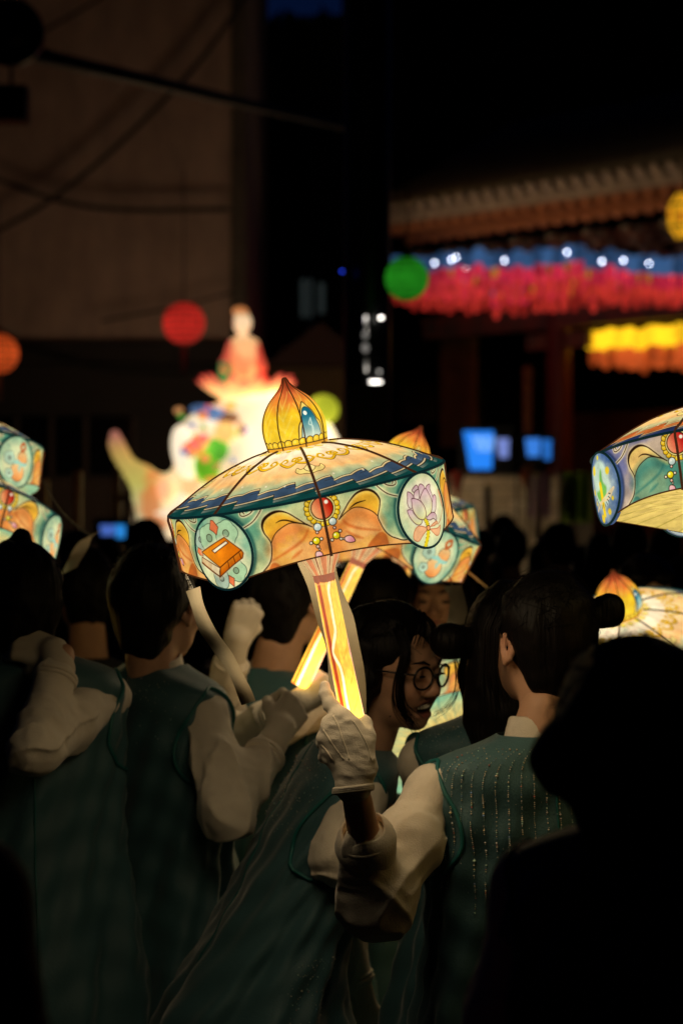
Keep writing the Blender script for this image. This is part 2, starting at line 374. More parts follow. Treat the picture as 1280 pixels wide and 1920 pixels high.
    for k, (x, y, r) in enumerate(PEARLS):
        col = (.80, .90, .95) if r > 6.9 else ((1, .88, .12) if r > 6 else ((1, .72, .66) if k in (2, 3, 7) else (1, .93, .82)))
        c.disk((x + 15, y), r, col, line=1.3, grad=(np.minimum(1, np.array(col) * 1.15), np.array(col) * .82, (x + 12, y - r), (x + 18, y + r))); c.disk((x + 15 - r * .3, y - r * .3), r * .3, (1, 1, 1), .9)
    for pts in ([(-38, 94), (-31, 97), (-30, 104), (-36, 110), (-43, 113), (-43, 104), (-42, 97)], [(16, 79), (24, 78), (30, 82), (33, 90), (25, 91), (17, 88), (14, 83)]):
        q = cs(pts, 5, True, O); c.fill(q, (1, .66, .72), grad=((1, .85, .85), (.93, .52, .66), q.min(0), q.max(0))); c.stroke(q, 1.3, INK, closed=True)
    # bottom hem
    c.mottle(.17, .045, 4)
    return np.tile(c.a, (1, 4, 1))
LOT = [[(-28.1,20.4),(-15.1,13.9),(-12.4,22.2),(-23.8,25.6)],[(-9.9,17.1),(-1.8,14.7),(5.8,23.4),(-7.8,33.1),(-12.6,40.0),(-12.4,27.8)],[(9.7,23.5),(17.2,19.8),(24.4,20.5),(21.4,28.3),(25.7,42.5),(22.6,56.4),(18.8,58.0),(19.7,47.0),(14.2,33.8)],[(26.8,42.6),(36.6,43.7),(33.0,58.2),(26.8,68.3),(19.1,71.4),(12.7,69.2)],[(-23.8,25.6),(-12.4,22.2),(-12.5,31.1),(-16.0,39.4),(-27.0,36.2)],[(-39.0,21.6),(-30.8,26.5),(-27.4,35.0),(-32.4,35.1),(-34.7,45.8),(-34.6,51.4),(-42.2,49.9),(-44.6,41.7),(-42.0,31.0)],[(6.6,24.0),(14.2,33.8),(19.7,47.0),(18.8,58.0),(11.7,69.0),(1.4,76.1),(-4.1,72.8),(-3.9,69.5),(-4.0,58.3),(-9.6,47.3),(-12.6,40.0),(-7.8,33.1)],[(11.3,70.0),(23.1,72.1),(26.8,79.4),(23.2,86.0),(15.6,80.8),(3.4,81.4),(-5.1,76.0)],[(-47.7,53.3),(-37.2,54.8),(-34.3,61.5),(-25.8,72.1),(-17.1,77.1),(-20.6,83.1),(-28.4,83.8),(-37.2,77.7),(-45.0,66.1)],[(-32.4,35.1),(-19.4,39.3),(-9.6,47.3),(-4.0,58.3),(-3.9,69.5),(-9.7,76.2),(-16.9,76.6),(-25.8,72.1),(-32.7,61.8),(-35.4,51.3),(-34.5,42.5)]]
STEM = [(-9.7,76.2),(-5.2,84.9),(-4.5,93.9),(-7.7,106.7),(-17.5,123.8)]
BOW = [[(-7.9,93.3),(-26.5,85.9),(-37.5,89.9),(-43.4,99.9),(-42.5,107.8),(-32.5,112.0),(-21.8,104.1),(-8.9,96.4)],[(-1.0,94.6),(10.3,89.9),(23.8,87.3),(26.9,90.6),(15.1,93.6),(3.3,93.1)],[(0.1,97.0),(23.3,100.0),(35.9,96.6),(32.1,105.9),(25.0,112.5),(15.0,110.8),(1.6,98.4)],[(25.7,93.7),(39.9,87.2),(56.9,69.8),(44.0,83.4),(33.7,90.6)],[(51.3,33.3),(52.1,45.7),(57.4,68.8),(58.5,46.7)]]
BK = {'cover':[(-74.2,69.5),(-11.7,47.3),(17.7,73.6),(-34.5,99.6)],'label':[(-45.9,68.5),(-9.7,53.9),(-5.3,58.0),(-40.2,73.3)],'spine':[(-34.5,99.6),(17.7,73.6),(20.5,79.6),(16.9,87.8),(-2.4,97.0),(-41.3,117.6),(-39.1,107.8)],'pages':[(-76.9,78.0),(-34.9,101.0),(-40.0,116.3),(-81.7,89.2)],'edge':[(-81.7,89.2),(-41.3,117.6),(-41.3,114.5),(-78.6,87.6)],'b1':[(-14.7,92.1),(-15.0,104.3)],'b2':[(-1.1,84.3),(0.5,95.9)],'b3':[(12.3,78.6),(13.7,87.4)],'leaf':[(-35.1,14.3),(-29.6,15.5),(-20.5,27.8),(-26.9,41.5),(-32.9,35.2),(-40.4,30.3)],'leaf2':[(-19.6,115.3),(-9.4,122.0),(-14.1,137.3),(-22.8,127.9)],'leaf3':[(-83.0,60.4),(-88.3,68.8),(-82.9,74.8),(-71.9,76.8),(-73.3,66.7)]}
def flower(c, x, y, r, col):
    a = np.linspace(0, 2 * math.pi, 60)[:-1]; rr = r * (.9 + .12 * np.abs(np.cos(a * 2.5))); p = np.stack([x + rr * np.cos(a), y + rr * np.sin(a)], 1)
    c.fill(p, col, .95); c.stroke(p, 1.1, (.25, .33, .28), closed=True); c.disk((x, y), r * .27, np.array(col) * .8, line=1)
def paint_medallions(pal):
    """four oval pictures: book, lotus with a bow, green sprout, gourd"""
    out = []
    for k in range(4):
        c = Canvas(-70, 70, -72, 72, 1.8, pal['med']); X, Y = c.X, c.Y; d = np.hypot(X / 68, Y / 70)
        n = fbm(np.stack([X * .04, Y * .04, 0 * X + k], -1), 5, 4)
        if k == 0:
            c.put(np.clip((d - .55 + .25 * n) / .45, 0, 1) * np.clip((-Y + 40) / 50, 0, 1) * .8, pal['mteal'])
            O = np.array((28., -74.))
            for x, y, r, col in ((-70.6, 46.8, 19, (.66, .76, .72)), (-45.7, 45.6, 26, (.68, .84, .70)), (-6.5, 40.7, 24, (.68, .84, .70)), (-37.6, 120, 19, (.66, .76, .72)), (-1.7, 108.5, 21, (.68, .84, .70))): flower(c, x + O[0], y + O[1], r, col)
            for l in ('leaf', 'leaf2', 'leaf3'): c.fill(np.array(BK[l]) + O, (.93, .50, .32)); c.stroke(np.array(BK[l]) + O, 1.2, (.4, .15, .08), closed=True)
            bo = lambda q: (np.array(BK[q]) + O)
            c.stroke(np.concatenate([bo('cover'), bo('spine'), bo('pages')]), 8, (.98, .92, .80), .6, soft=3)
            c.fill(bo('pages'), (.97, .90, .76)); 
            for f in np.linspace(.15, .8, 6):
                q = bo('pages'); c.stroke([q[0] * (1 - f) + q[3] * f, (q[0] * (1 - f) + q[3] * f) * .45 + (q[1] * (1 - f) + q[2] * f) * .55], .8, (.6, .42, .22), .7)
            c.fill(bo('edge'), (.55, .28, .08)); c.fill(bo('spine'), (.90, .52, .06), grad=((.98, .72, .25), (.80, .38, .03), (-10, 10), (2, 34))); c.fill(bo('cover'), (.93, .54, .08), grad=((.96, .60, .12), (.90, .46, .04), (-40, 0), (40, 10))); c.fill(bo('label'), (1, .97, .9))
            for q in ('pages', 'spine', 'cover', 'label'): c.stroke(bo(q), 1.5, (.33, .14, .03), closed=True)
            for q in ('b1', 'b2', 'b3'): c.stroke(bo(q), 1.5, (.33, .14, .03))
        elif k == 1:
            c.put(np.clip((d - .75 + .2 * n) / .4, 0, 1) * .5, pal['mteal']); O = np.array((2., -62.))
            hull = cs([(-48, 54), (-46, 22), (-28, 12), (0, 8), (26, 14), (40, 44), (36, 70), (30, 88), (0, 92), (-30, 88)], 5, True, O); c.fill(hull, (1, .97, .93), .75, 6)
            st = cs(STEM, 5, off=O); c.stroke(st, 8.5, (.90, .82, .12)); 
            for f in (-4.8, 4.8):
                for p in st[::2]: c.disk(p + (f, 0), .8, INK)
            for i, p in enumerate(LOT):
                q = np.array(p) + O; y0, y1 = q[:, 1].min(), q[:, 1].max(); q = cs(q, 3, True)
                big = i in (6, 8, 9); c.fill(q, (1, 1, 1), grad=((.86, .72, .80), (.98, .93, .55) if big else (.93, .92, .88), (0, y0 + 4), (0, y1)))
                if big: c.fill(q, (.86, .92, .90), .45, 7, grad=((.84, .70, .82), (.80, .93, .93), (0, y0), (0, (y0 + y1) / 2 + 6)))
                c.stroke(q, 1.3, (.36, .2, .24), closed=True)
            for p in BOW: q = cs(np.array(p) + O, 4, True); c.fill(q, (.97, .72, .55), .9); c.stroke(q, 1.2, (.72, .36, .22), closed=True)
            c.disk(np.array((-4, 94)) + O, 4.5, (.97, .66, .45), line=1.1)
        elif k == 2:
            c.put(np.clip((d - .45 + .3 * n) / .5, 0, 1) * .95, pal['mdark'])
            c.fill(cs([(-30, 10), (-38, -18), (-22, -46), (8, -52), (30, -34), (36, 0), (26, 26), (0, 34), (-20, 28)], 5, True), (.78, .90, .88), .95, 4)
            c.fill(cs([(-12, 22), (-26, 4), (-6, 0), (2, -26), (10, -34), (12, -12), (24, 2), (10, 24)], 5, True), (.45, .76, .35), .95, 3)
            c.stroke(cs([(0, 48), (1, 20), (0, -8)], 5), 11, (1, .84, .1), soft=2); c.stroke(cs([(-40, 36), (-10, 24), (26, 22), (48, 6)], 5), 5, (.92, .83, .68), .9, 2)
            for x, y, r in ((-26, -38, 9), (34, -28, 7), (-42, 0, 6), (-12, 54, 8), (22, 46, 6), (-38, 22, 4), (0, -58, 4), (40, 24, 4)): c.disk((x, y), r, (1, .86, .15), .95, 1.5)
            for a in np.linspace(.3, 2.8, 11): c.stroke([(30 * math.cos(a), 6 + 24 * math.sin(a)), (36 * math.cos(a), 6 + 30 * math.sin(a))], 1.6, (.1, .12, .15))
        else:
            c.put(np.clip((d - .5 + .3 * n) / .5, 0, 1) * .7, pal['mteal'])
            for x, y, r in ((2, 26, 25), (16, -12, 19)): c.disk((x, y), r, (1, .78, .48), soft=1, line=1.4, grad=((1, .88, .66), (.95, .58, .3), (x, y - r), (x, y + r)))
            for x, y, r in ((-30, -6, 18), (-26, 34, 13)): flower(c, x, y, r, (.72, .86, .80))
            c.stroke(cs([(12, -28), (6, -42), (18, -52), (24, -40)], 6), 7, (.80, .38, .15), .95, 1); c.stroke(cs([(-14, 4), (0, -2), (18, 6), (34, 2)], 6), 7, (.62, .86, .84), .95, 1); c.stroke(cs([(14, 4), (4, 14), (8, 24)], 6), 4, (.62, .86, .84), .95, 1)
        c.put(np.clip((d - .93) / .05, 0, 1) * .75, pal['dteal']); c.mottle(.13, .05, 20 + k); out.append(c.a)
    return np.concatenate(out, 1)
def paint_roof(pal):
    c = Canvas(-205, 205, 0, 261, 1.6, (1, 1, 1)); X, R_ = c.X, c.Y / 261                                   # y = distance from the axis
    n = fbm(np.stack([X * .03, c.Y * .03, 0 * X], -1), 31, 4)
    r = R_ + .05 * n
    stops = [(0, (.98, .80, .45)), (.24, (.97, .86, .62)), (.30, (1, .93, .84)), (.50, (1, .91, .80)), (.56, pal['r1']), (.69, pal['r2']), (.77, pal['r3']), (.85, pal['r4']), (1, pal['r4'])]
    c.a = np.stack([np.interp(r, [s_[0] for s_ in stops], [s_[1][k] for s_ in stops]) for k in range(3)], -1)
    # feathered hem: two rows of stepped plumes
    xs = np.linspace(-205, 205, 821); PL = 410 / 5
    ph = (xs / PL + .5) % 1; e1 = (.87 - .055 * ph ** 1.3 - .012 * np.abs(np.sin(ph * 6.3))) * 261; ph2 = (xs / PL + .05) % 1; e2 = (.945 - .04 * ph2 ** 1.3) * 261
    i1 = np.interp(c.X, xs, e1); i2 = np.interp(c.X, xs, e2); hx = (c.X / PL + .5) % 1
    c.put((c.Y - i1) / 1.2 + .5, pal['blue']); m = np.clip((c.Y - i1) / 1.2, 0, 1) * (c.Y < i2)
    c.put(m * np.clip(1 - hx * 1.6, 0, 1) * .55, pal['blue2'])
    c.put((c.Y - i2) / 1.2 + .5, pal['dteal']); c.put(((c.Y > i2 + 1) & (c.Y < i2 + 7)) * np.clip(1 - ((c.X / PL + .05) % 1) * 1.5, 0, 1) * .8, pal['grey'])
    for e, w, o in ((e1, 4.2, .5), (e2, 2.6, .05)):
        br = [-205] + [(j - o) * PL for j in range(-3, 4) if -205 < (j - o) * PL < 205] + [205]
        for x0, x1 in zip(br[:-1], br[1:]):
            k = (xs > x0 + .3) & (xs < x1 - .3); q = np.stack([xs[k], e[k]], 1)[::4]
            if len(q) < 3: continue
            c.stroke(q - (0, 2.2), w, pal['rcream'], .95, soft=.9); c.stroke(q - (0, 4.8), 1.1, INK); c.stroke(q, 1.3, INK)
            if x1 < 205: c.stroke([q[-1] + (0, -4), q[-1] + (1, 14 if o == .5 else 8)], 1.4, INK); c.stroke([q[-1] + (1, 6), q[-1] + (-20, 9)], 1, INK, .7)
    # gold cloud line: long swags that end in curls
    for j in range(-3, 4):
        x = j * 410 / 6 + (8 if j % 2 else -6)
        L_ = 410 / 12 + 2
        q = cs([(x - L_, 134), (x - L_ * .6, 146), (x, 152 + 4 * (j % 2)), (x + L_ * .6, 145), (x + L_, 132)], 8)
        c.stroke(q - (0, 3), 8, pal['gold2'], 1, soft=1.2); c.stroke(q + (0, 1.2), 1.4, INK); c.stroke(q - (0, 7), 1, INK, .6)
        for f in (1, -1):
            h = cs([(x + f * L_ * .98, 134), (x + f * L_ * .7, 120), (x + f * L_ * .35, 120), (x + f * L_ * .25, 130), (x + f * L_ * .45, 134)], 6); c.stroke(h, 7, pal['gold2'], 1, soft=1); c.stroke(h + (0, 2), 1.3, INK, taper=True)
    for f in (1, -1):
        for q in ([(0, 178), (f * 14, 170), (f * 26, 172), (f * 34, 164), (f * 40, 176), (f * 30, 186), (f * 14, 188), (0, 192)],):
            q = cs(q, 6); c.fill(np.concatenate([q, [(0, 180)]]), (.98, .88, .55)); c.stroke(q, 1.4, INK)
    q = cs([(-16, 172), (-6, 160), (0, 152), (6, 160), (16, 172), (0, 184)], 5, True); c.fill(q, (.97, .88, .62)); c.stroke(q, 1.4, INK, closed=True)
    for k in range(7): c.disk((-180 + k * 57 + 11 * (k % 2), 196 + 9 * (k % 3)), 2.6, (1, .95, .85), .9)
    for k in range(6):
        x = -190 + k * 76; q = cs([(x, 66), (x + 12, 60), (x + 30, 64), (x + 40, 74), (x + 20, 76)], 5, True); c.fill(q, (.98, .88, .25)); c.stroke(q, 1.1, INK, closed=True)
    c.mottle(.13, .045, 40); return np.tile(c.a, (1, 4, 1))
def paint_bud():
    c = Canvas(-180, 180, 0, 131, 2.0, (.97, .80, .10)); X, Y = c.X, c.Y                                      # x in degrees, y from the tip down
    n = fbm(np.stack([X * .05, Y * .05, 0 * X], -1), 51, 4); t = Y / 131 + .06 * n
    st = [(0, (.42, .14, .08)), (.1, (.62, .25, .14)), (.22, (.86, .42, .22)), (.36, (.95, .60, .22)), (.5, (.98, .80, .16)), (.8, (.99, .84, .14)), (1, (.97, .76, .08))]
    c.a = np.stack([np.interp(t, [s_[0] for s_ in st], [s_[1][k] for s_ in st]) for k in range(3)], -1)
    for b in range(8):
        x = -180 + 45 * b + 22.5
        for f in (1, -1):
            for y in (40, 62, 84, 104): c.stroke(cs([(x, y + 14), (x + f * 8, y + 2), (x + f * 18, y - 14)], 5), 3, (1, .90, .42), .55, soft=1.6)
        c.stroke([(x, 30), (x, 116)], 2, (1, .9, .45), .35, soft=2)
    for cx in (27, -153):
        o_ = cs([(0, 48), (7, 57), (13, 66), (16, 76), (17, 82), (23, 90), (25, 104), (22, 122), (-22, 122), (-25, 104), (-22, 90), (-17, 82), (-16, 76), (-12, 62)], 4, True, (cx, 0)); c.fill(o_, (.98, .86, .45)); c.stroke(o_, 1.7, INK, closed=True)
        i_ = cs([(0, 58), (8, 62), (13, 74), (15, 86), (19, 102), (18, 122), (-18, 122), (-19, 102), (-15, 86), (-13, 74), (-8, 62)], 4, True, (cx, 0)); c.fill(i_, (.1, .45, .6), grad=((.03, .42, .56), (.80, .88, .86), (cx, 72), (cx, 112))); c.stroke(i_, 1.3, (.05, .22, .3), closed=True)
        c.stroke(cs([(cx + 3, 80), (cx - 3, 90), (cx + 4, 96), (cx + 2, 112)], 6), 2.4, (.85, .95, .95), .8, 1); c.disk((cx - 4, 69), 4.2, (1, 1, 1), ry=4.2)
    for k in range(26):
        x = -180 + (k + .5) * 360 / 26; c.disk((x, 120), 7.6, (.98, .80, .10), ry=7.5, line=1.3); c.disk((x - 1.5, 118), 3, (1, .92, .4), .8, 1.4)
    c.fill([(-181, 124.5), (181, 124.5), (181, 140), (-181, 140)], (.93, .66, .16)); c.stroke([(-181, 124.5), (181, 124.5)], 1.6, INK)
    c.mottle(.10, .06, 60); return c.a
def paint_handle():
    c = Canvas(-180, 180, 0, 400, 1.2, (.99, .80, .30)); X, Y = c.X, c.Y                                       # x in degrees, y down the handle from the collar
    n = fbm(np.stack([X * .03, Y * .03, 0 * X], -1), 71, 4)
    for o in (-180, 0, 180):
        c.put(np.clip((-4 - (X - o)) / 6, 0, 1) * np.clip(((X - o) + 62) / 4, 0, 1) * .9, (.97, .66, .22))
        c.put(np.clip(((X - o) + 55) / 3, 0, 1) * np.clip((-34 - (X - o)) / 3, 0, 1), (.68, .20, .05))
        ed = 66 - 22 * np.exp(-((Y - 150) / 30) ** 2) + 26 * np.exp(-((Y - 60) / 50) ** 2); c.put(np.clip(((X - o) - ed - 8 * n) / 5, 0, 1) * (X - o < 100), (.96, .68, .62))
        q = np.array([(20, 16), (4, 32), (2, 60), (-1, 90), (-4, 112), (-36, 148), (-16, 175), (-12, 200), (-16, 240), (-14, 280), (-12, 400)], float); q[:, 0] += o
        c.stroke(cs(q, 8), 13, (1, .95, .80), soft=1.2); c.stroke(cs(q + (9, 0), 8), 3, (.93, .55, .1), .6, soft=2)
        for y in (96, 150, 205, 250): c.stroke(cs([(10 + o, y + 14), (34 + o, y), (62 + o, y - 22)], 6), 2, (.80, .48, .08), .6, soft=.8, taper=True)
        c.stroke(cs([(-30 + o, 147), (20 + o, 152), (60 + o, 146)], 6), 7, (.93, .62, .14), .5, soft=4)
    c.put(np.clip((16 - Y + 3 * n) / 2, 0, 1), (.55, .22, .13)); c.put(np.clip(1 - np.abs(Y - 18 - 3 * n) / 2.5, 0, 1) * .7, (.95, .75, .5))
    c.mottle(.12, .08, 72); return c.a
def paint_collar():
    c = Canvas(-180, 180, 0, 60, 1.6, (.96, .80, .60))
    for k in range(8):
        x = -180 + 45 * k + 5
        c.fill([(x - 10, 0), (x + 10, 0), (x + 8, 60), (x - 8, 60)], (.86, .48, .30), .9, 2); c.stroke([(x + 22, 0), (x + 22, 60)], 3.4, (.52, .17, .07), 1, 1); c.stroke([(x - 14, 0), (x - 13, 60)], 1.1, (.45, .4, .25)); c.stroke([(x + 14, 0), (x + 13, 60)], 1.1, (.45, .4, .25))
    c.mottle(.12, .08, 73); return c.a
def paint_under(pal):
    c = Canvas(-205, 205, 0, 261, 1.0, pal['u1']); r = c.Y / 261 + .08 * fbm(np.stack([c.X * .03, c.Y * .03, 0 * c.X], -1), 81, 4)
    st = [(0, pal['u2']), (.45, pal['u2']), (.7, pal['u1']), (.92, pal['u3']), (1, pal['u3'])]
    c.a = np.stack([np.interp(r, [s_[0] for s_ in st], [s_[1][k] for s_ in st]) for k in range(3)], -1)
    for k in range(8):
        x = -205 + 410 / 8 * k; c.stroke(cs([(x, 40), (x + 8, 120), (x + 4, 190), (x + 16, 262)], 8), 4, pal['u4'], .7, soft=1.5); c.stroke(cs([(x + 8, 130), (x + 24, 170), (x + 44, 190)], 8), 3, pal['u4'], .55, soft=1.5); c.stroke(cs([(x + 6, 80), (x - 18, 120), (x - 26, 170)], 8), 3, pal['u4'], .45, soft=1.5)
    c.mottle(.14, .05, 82); return np.tile(c.a, (1, 4, 1))
PAL_A = dict(sage=(.82, .85, .64), teal=(.28, .56, .49), dteal=(.06, .27, .28), yel=(.95, .72, .22), yl2=(1, .90, .50), or1=(.87, .46, .18), or2=(.96, .71, .43), or0=(.70, .26, .06), cream=(.98, .92, .76), gold=(.93, .76, .08), gold2=(.95, .74, .10), jewel=(.70, .10, .04), jewel2=(.98, .72, .50), med=(.90, .92, .76), mteal=(.36, .64, .58), mdark=(.22, .36, .62), r1=(1, .84, .64), r2=(.99, .76, .50), r3=(.80, .80, .62), r4=(.62, .73, .62), blue=(.22, .31, .44), blue2=(.44, .52, .60), grey=(.55, .56, .54), rcream=(.95, .85, .66), u1=(.86, .86, .62), u2=(.98, .86, .52), u3=(.56, .78, .66), u4=(.22, .50, .50))
PAL_B = dict(PAL_A, sage=(.80, .72, .66), teal=(.36, .40, .68), dteal=(.14, .20, .40), yel=(.93, .78, .48), or1=(.14, .46, .47), or2=(.50, .66, .55), or0=(.10, .40, .42), jewel=(.72, .05, .05), jewel2=(.98, .66, .50), med=(.78, .84, .84), mteal=(.24, .34, .66), r4=(.80, .72, .52), blue=(.80, .42, .20), blue2=(.93, .66, .42), grey=(.62, .60, .52), u1=(.95, .84, .50), u2=(.97, .86, .52), u3=(.90, .80, .46), u4=(.66, .60, .24))

# ------------------------------------------------------------------ the hand lantern, a drum with domed roof on a stick (lengths in photo pixels of the nearest one)
U = .239 / 261
def lantern_meshes(pal, key):
    M = {}
    edge = lambda x: 104 + 14 * (((x + 205) % 410 - 205) / 150) ** 2
    n = 192; a = np.arange(n + 1) / n * 2 * math.pi; arc = a * 261
    def ring(r, z): return np.stack([r * np.sin(a) * np.ones_like(a), -r * np.cos(a) * np.ones_like(a), z * np.ones_like(a)], -1)
    u = a / (2 * math.pi) + .5 / 4                                        # quadrant canvas starts half a quadrant before the jewel
    sag = (1 - np.cos(8 * a)) / 2
    rows, uv = [], []
    for t in np.linspace(0, 1, 15):
        h = t * edge(arc); rr = 261 - 2.2 * sag * math.sin(math.pi * t) - 3 * t; rows.append(ring(rr, -h)); uv.append(np.stack([u, 1 - (h + 8) / 158], -1))
    M['band'] = (np.concatenate(rows), [grid_faces(15, n + 1)], np.concatenate(uv))
    prof = catmull([(262, 0.5), (236, 15.5), (204, 33), (167, 50.5), (136, 62), (88, 75), (60, 79), (54, 79)], 4); rows, uv = [], []
    for r, z in prof: rows.append(ring(r * (1 - .006 * sag), z - 1.2 * sag * math.sin(math.pi * min(1, r / 262)))); uv.append(np.stack([u, np.full_like(u, 1 - r / 262)], -1))
    M['roof'] = (np.concatenate(rows), [grid_faces(len(prof), n + 1)], np.concatenate(uv))
    bp = catmull([(57, 0), (58.5, 12), (60.5, 30), (59, 50), (52, 70), (40, 88), (26, 101), (15, 111), (8, 120), (5.2, 126), (3.6, 130), (.4, 131)], 4); rows, uv = [], []
    m = 96; ab = np.arange(m + 1) / m * 2 * math.pi
    for r, z in bp:
        q = r * (1 - .018 * (1 - np.cos(8 * ab)) / 2); rows.append(np.stack([q * np.sin(ab), -q * np.cos(ab), np.full_like(ab, z + 79)], -1)); uv.append(np.stack([ab / (2 * math.pi) + .5, np.full_like(ab, z / 131)], -1))
    M['finial'] = (np.concatenate(rows), [grid_faces(len(bp), m + 1)], np.concatenate(uv))
    rows, uv = [], []
    for t in np.linspace(0, 1, 9):
        r = 258 * (1 - t) + 44 * t; z = -edge(arc) * (1 - t) + (-112) * t + 14 * math.sin(math.pi * t); rows.append(ring(r, z)); uv.append(np.stack([u, np.full_like(u, 1 - r / 261)], -1))
    M['underside'] = (np.concatenate(rows), [grid_faces(9, n + 1)], np.concatenate(uv))
    m = 24; ah = np.arange(m + 1) / m * 2 * math.pi
    def tub(pr, vtop, vlen):
        V, uv = [], []
        for r, z in pr:
            hexr = r * (1 + .03 * np.cos(6 * ah)); V.append(np.stack([hexr * np.sin(ah), -hexr * np.cos(ah), np.full_like(ah, -z)], -1)); uv.append(np.stack([ah / (2 * math.pi) + .5, np.full_like(ah, 1 - (z - vtop) / vlen)], -1))
        return np.concatenate(V), [grid_faces(len(pr), m + 1)], np.concatenate(uv)
    M['collar'] = tub([(50, 110), (44, 120), (36, 135), (27, 152), (21.5, 164)], 108, 60)
    M['handle'] = tub([(21.5, 164), (20.3, 172), (20.6, 220), (21, 260), (21.6, 320), (22.3, 380), (23, 440), (23.3, 490), (23.4, 516)], 164, 400)
    # oval picture plates, raised from the drum
    meds = []
    for k in range(4):
        c0 = (k * 90 + 45) * math.pi / 180; V, uv = [], []
        for r, o in ((0, 9), (.35, 8.8), (.7, 8), (.93, 6.8), (1, 6), (1.005, 1), (1.005, -4)):
            for q in np.linspace(0, 2 * math.pi, 49)[:-1]:
                x, y = 66 * r * math.sin(q), 68 * r * math.cos(q); an = c0 + x / 261; rr = 261 + o - 3 * (68 - y) / 130; V.append((rr * math.sin(an), -rr * math.cos(an), y - 68)); uv.append(((70 + x * .985) / 140 / 4 + ((k + 1) % 4) * .25, (72 + y * .985) / 144))
        meds.append((np.array(V), [grid_faces(7, 48, True)], np.array(uv)))
    M['picture_plate'] = meds
    ribs = []
    for k in range(8):
        an = k * math.pi / 4; d = np.array((math.sin(an), -math.cos(an), 0)); pr = [(60, 79.6), (88, 75.5), (136, 62.4), (167, 50.9), (204, 33.4), (236, 15.8), (263, .6)] + ([(262.5, -30), (261.5, -70), (260.5, -107)] if k % 2 == 0 else [])
        ribs.append(tube([d * r + (0, 0, z) for r, z in catmull(pr, 3)], 2.7, 6)[:2])
    M['rib'] = ribs
    M['rim'] = tube(np.stack([262.5 * np.cos(a), 262.5 * np.sin(a), 0 * a], -1), 2.6, 6, False)
    ec = np.stack([259.5 * np.sin(a), -259.5 * np.cos(a), -edge(arc) + .5], -1); M['hem'] = tube(ec, 1.5, 6, False)
    M['bud_rib'] = [tube([np.array((math.sin(k * math.pi / 4 + .2), -math.cos(k * math.pi / 4 + .2), 0)) * (r + .3) + (0, 0, z + 79) for r, z in bp], 1.3, 5) for k in range(8)]
    M['plate_rim'] = []
    for k in range(4):
        c0 = (k * 90 + 45) * math.pi / 180; p = []
        for q in np.linspace(0, 2 * math.pi, 49): x, y = 66.4 * math.sin(q), 68.4 * math.cos(q); an = c0 + x / 261; rr = 266.5 - 3 * (68 - y) / 130; p.append((rr * math.sin(an), -rr * math.cos(an), y - 68))
        M['plate_rim'].append(tube(p, 2.5, 6, False))
    return M
LANT = {}
def lantern_proto(key, pal, es):
    M = lantern_meshes(pal, key); D = LANT[key] = []
    mt = {k: lit_print('%s_paper_%s' % (k, key), f, e, bulb=k in ('band', 'roof')) for k, f, e in (('band', paint_band(pal), es), ('roof', paint_roof(pal), es * .98), ('picture_plate', paint_medallions(pal), es), ('underside', paint_under(pal), es * UNDER))}
    mt.update(SHARED)
    wire = mat('dark_wire', (.075, .035, .016), .6, emit=(.05, .016, .006)); wire2 = mat('brown_wire', (.05, .02, .01), .5, emit=(.06, .018, .005))  # faint glow on the wires stands in for lamplight through the paper
    def add(nm, V, F, m, uv=None, sm=True):
        o = part(nm, np.asarray(V) * U, F, m, None, None, sm, uv); me = o.data; bpy.data.objects.remove(o); D.append((nm, me))
    for nm in ('band', 'roof', 'finial', 'underside', 'collar', 'handle'): add(nm, M[nm][0], M[nm][1], mt[nm], M[nm][2])
    for q in M['picture_plate']: add('picture_plate', q[0], q[1], mt['picture_plate'], q[2])
    for q in M['plate_rim']: add('plate_rim', q[0], q[1], mat('teal_rim', (.01, .06, .06), .6, emit=(.003, .016, .017)))
    for q in M['rib']: add('rib', q[0], q[1], wire)
    for q in M['bud_rib']: add('finial_rib', q[0], q[1], wire2)
    add('rim', M['rim'][0], M['rim'][1], mat('teal_rim', (.01, .06, .06), .6, emit=(.003, .016, .017))); add('hem', M['hem'][0], M['hem'][1], wire2)
def place_lantern(key, centre, tilt, towards, spin, label, under=0):
    """tilt: lean of the top to the right (degrees); towards: lean of the top to the viewer; spin about its own axis"""
    t, w = math.radians(tilt), math.radians(towards)
    z = nrm((math.sin(t) * math.cos(w), -math.sin(w), math.cos(t) * math.cos(w))); B = basis(z, (math.cos(t), 0, -math.sin(t)))
    R = Matrix([[float(v) for v in row] for row in B]) @ Matrix.Rotation(math.radians(spin), 3, 'Z')
    r = empty('hand_lantern', centre, label, 'lantern', 'painted hand lanterns', R); bpy.context.view_layer.update()
    for nm, me in LANT[key]:
        if nm == 'underside' and under:
            me = me.copy(); me.materials.clear(); me.materials.append(mat('boosted_underside_%d' % int(under * 10), (.4, .36, .28), .8, emit=(1, .77, .46), es=under, noise=.0))  # extra glow added to the underside to light the people below
        link(nm, me, None, r)
    return r
UNDER = .95
SHARED = {}
SHARED['finial'] = lit_print('finial_paper', paint_bud(), 1.0)
SHARED['handle'] = lit_print('handle_paper', paint_handle(), 1.25, lamp=(.56, .30, 3.2))
SHARED['collar'] = lit_print('collar_paper', paint_collar(), .9)
# ------------------------------------------------------------------ the setting
def grid_plane(x0, x1, y0, y1, z): return np.array([(x0, y0, z), (x1, y0, z), (x1, y1, z), (x0, y1, z)]), [np.array([[0, 1, 2, 3]])]
asph = mat('asphalt', (.045, .043, .042), .8, noise=.4, nscale=3, bump=.6, bscale=90)
tag(part('ground', *grid_plane(-160, 160, -40, 320, 0), asph, smooth=False), kind='structure')
bx = lambda x0, x1, y0, y1, z0, z1: box(((x0 + x1) / 2, (y0 + y1) / 2, (z0 + z1) / 2), (x1 - x0, y1 - y0, z1 - z0))

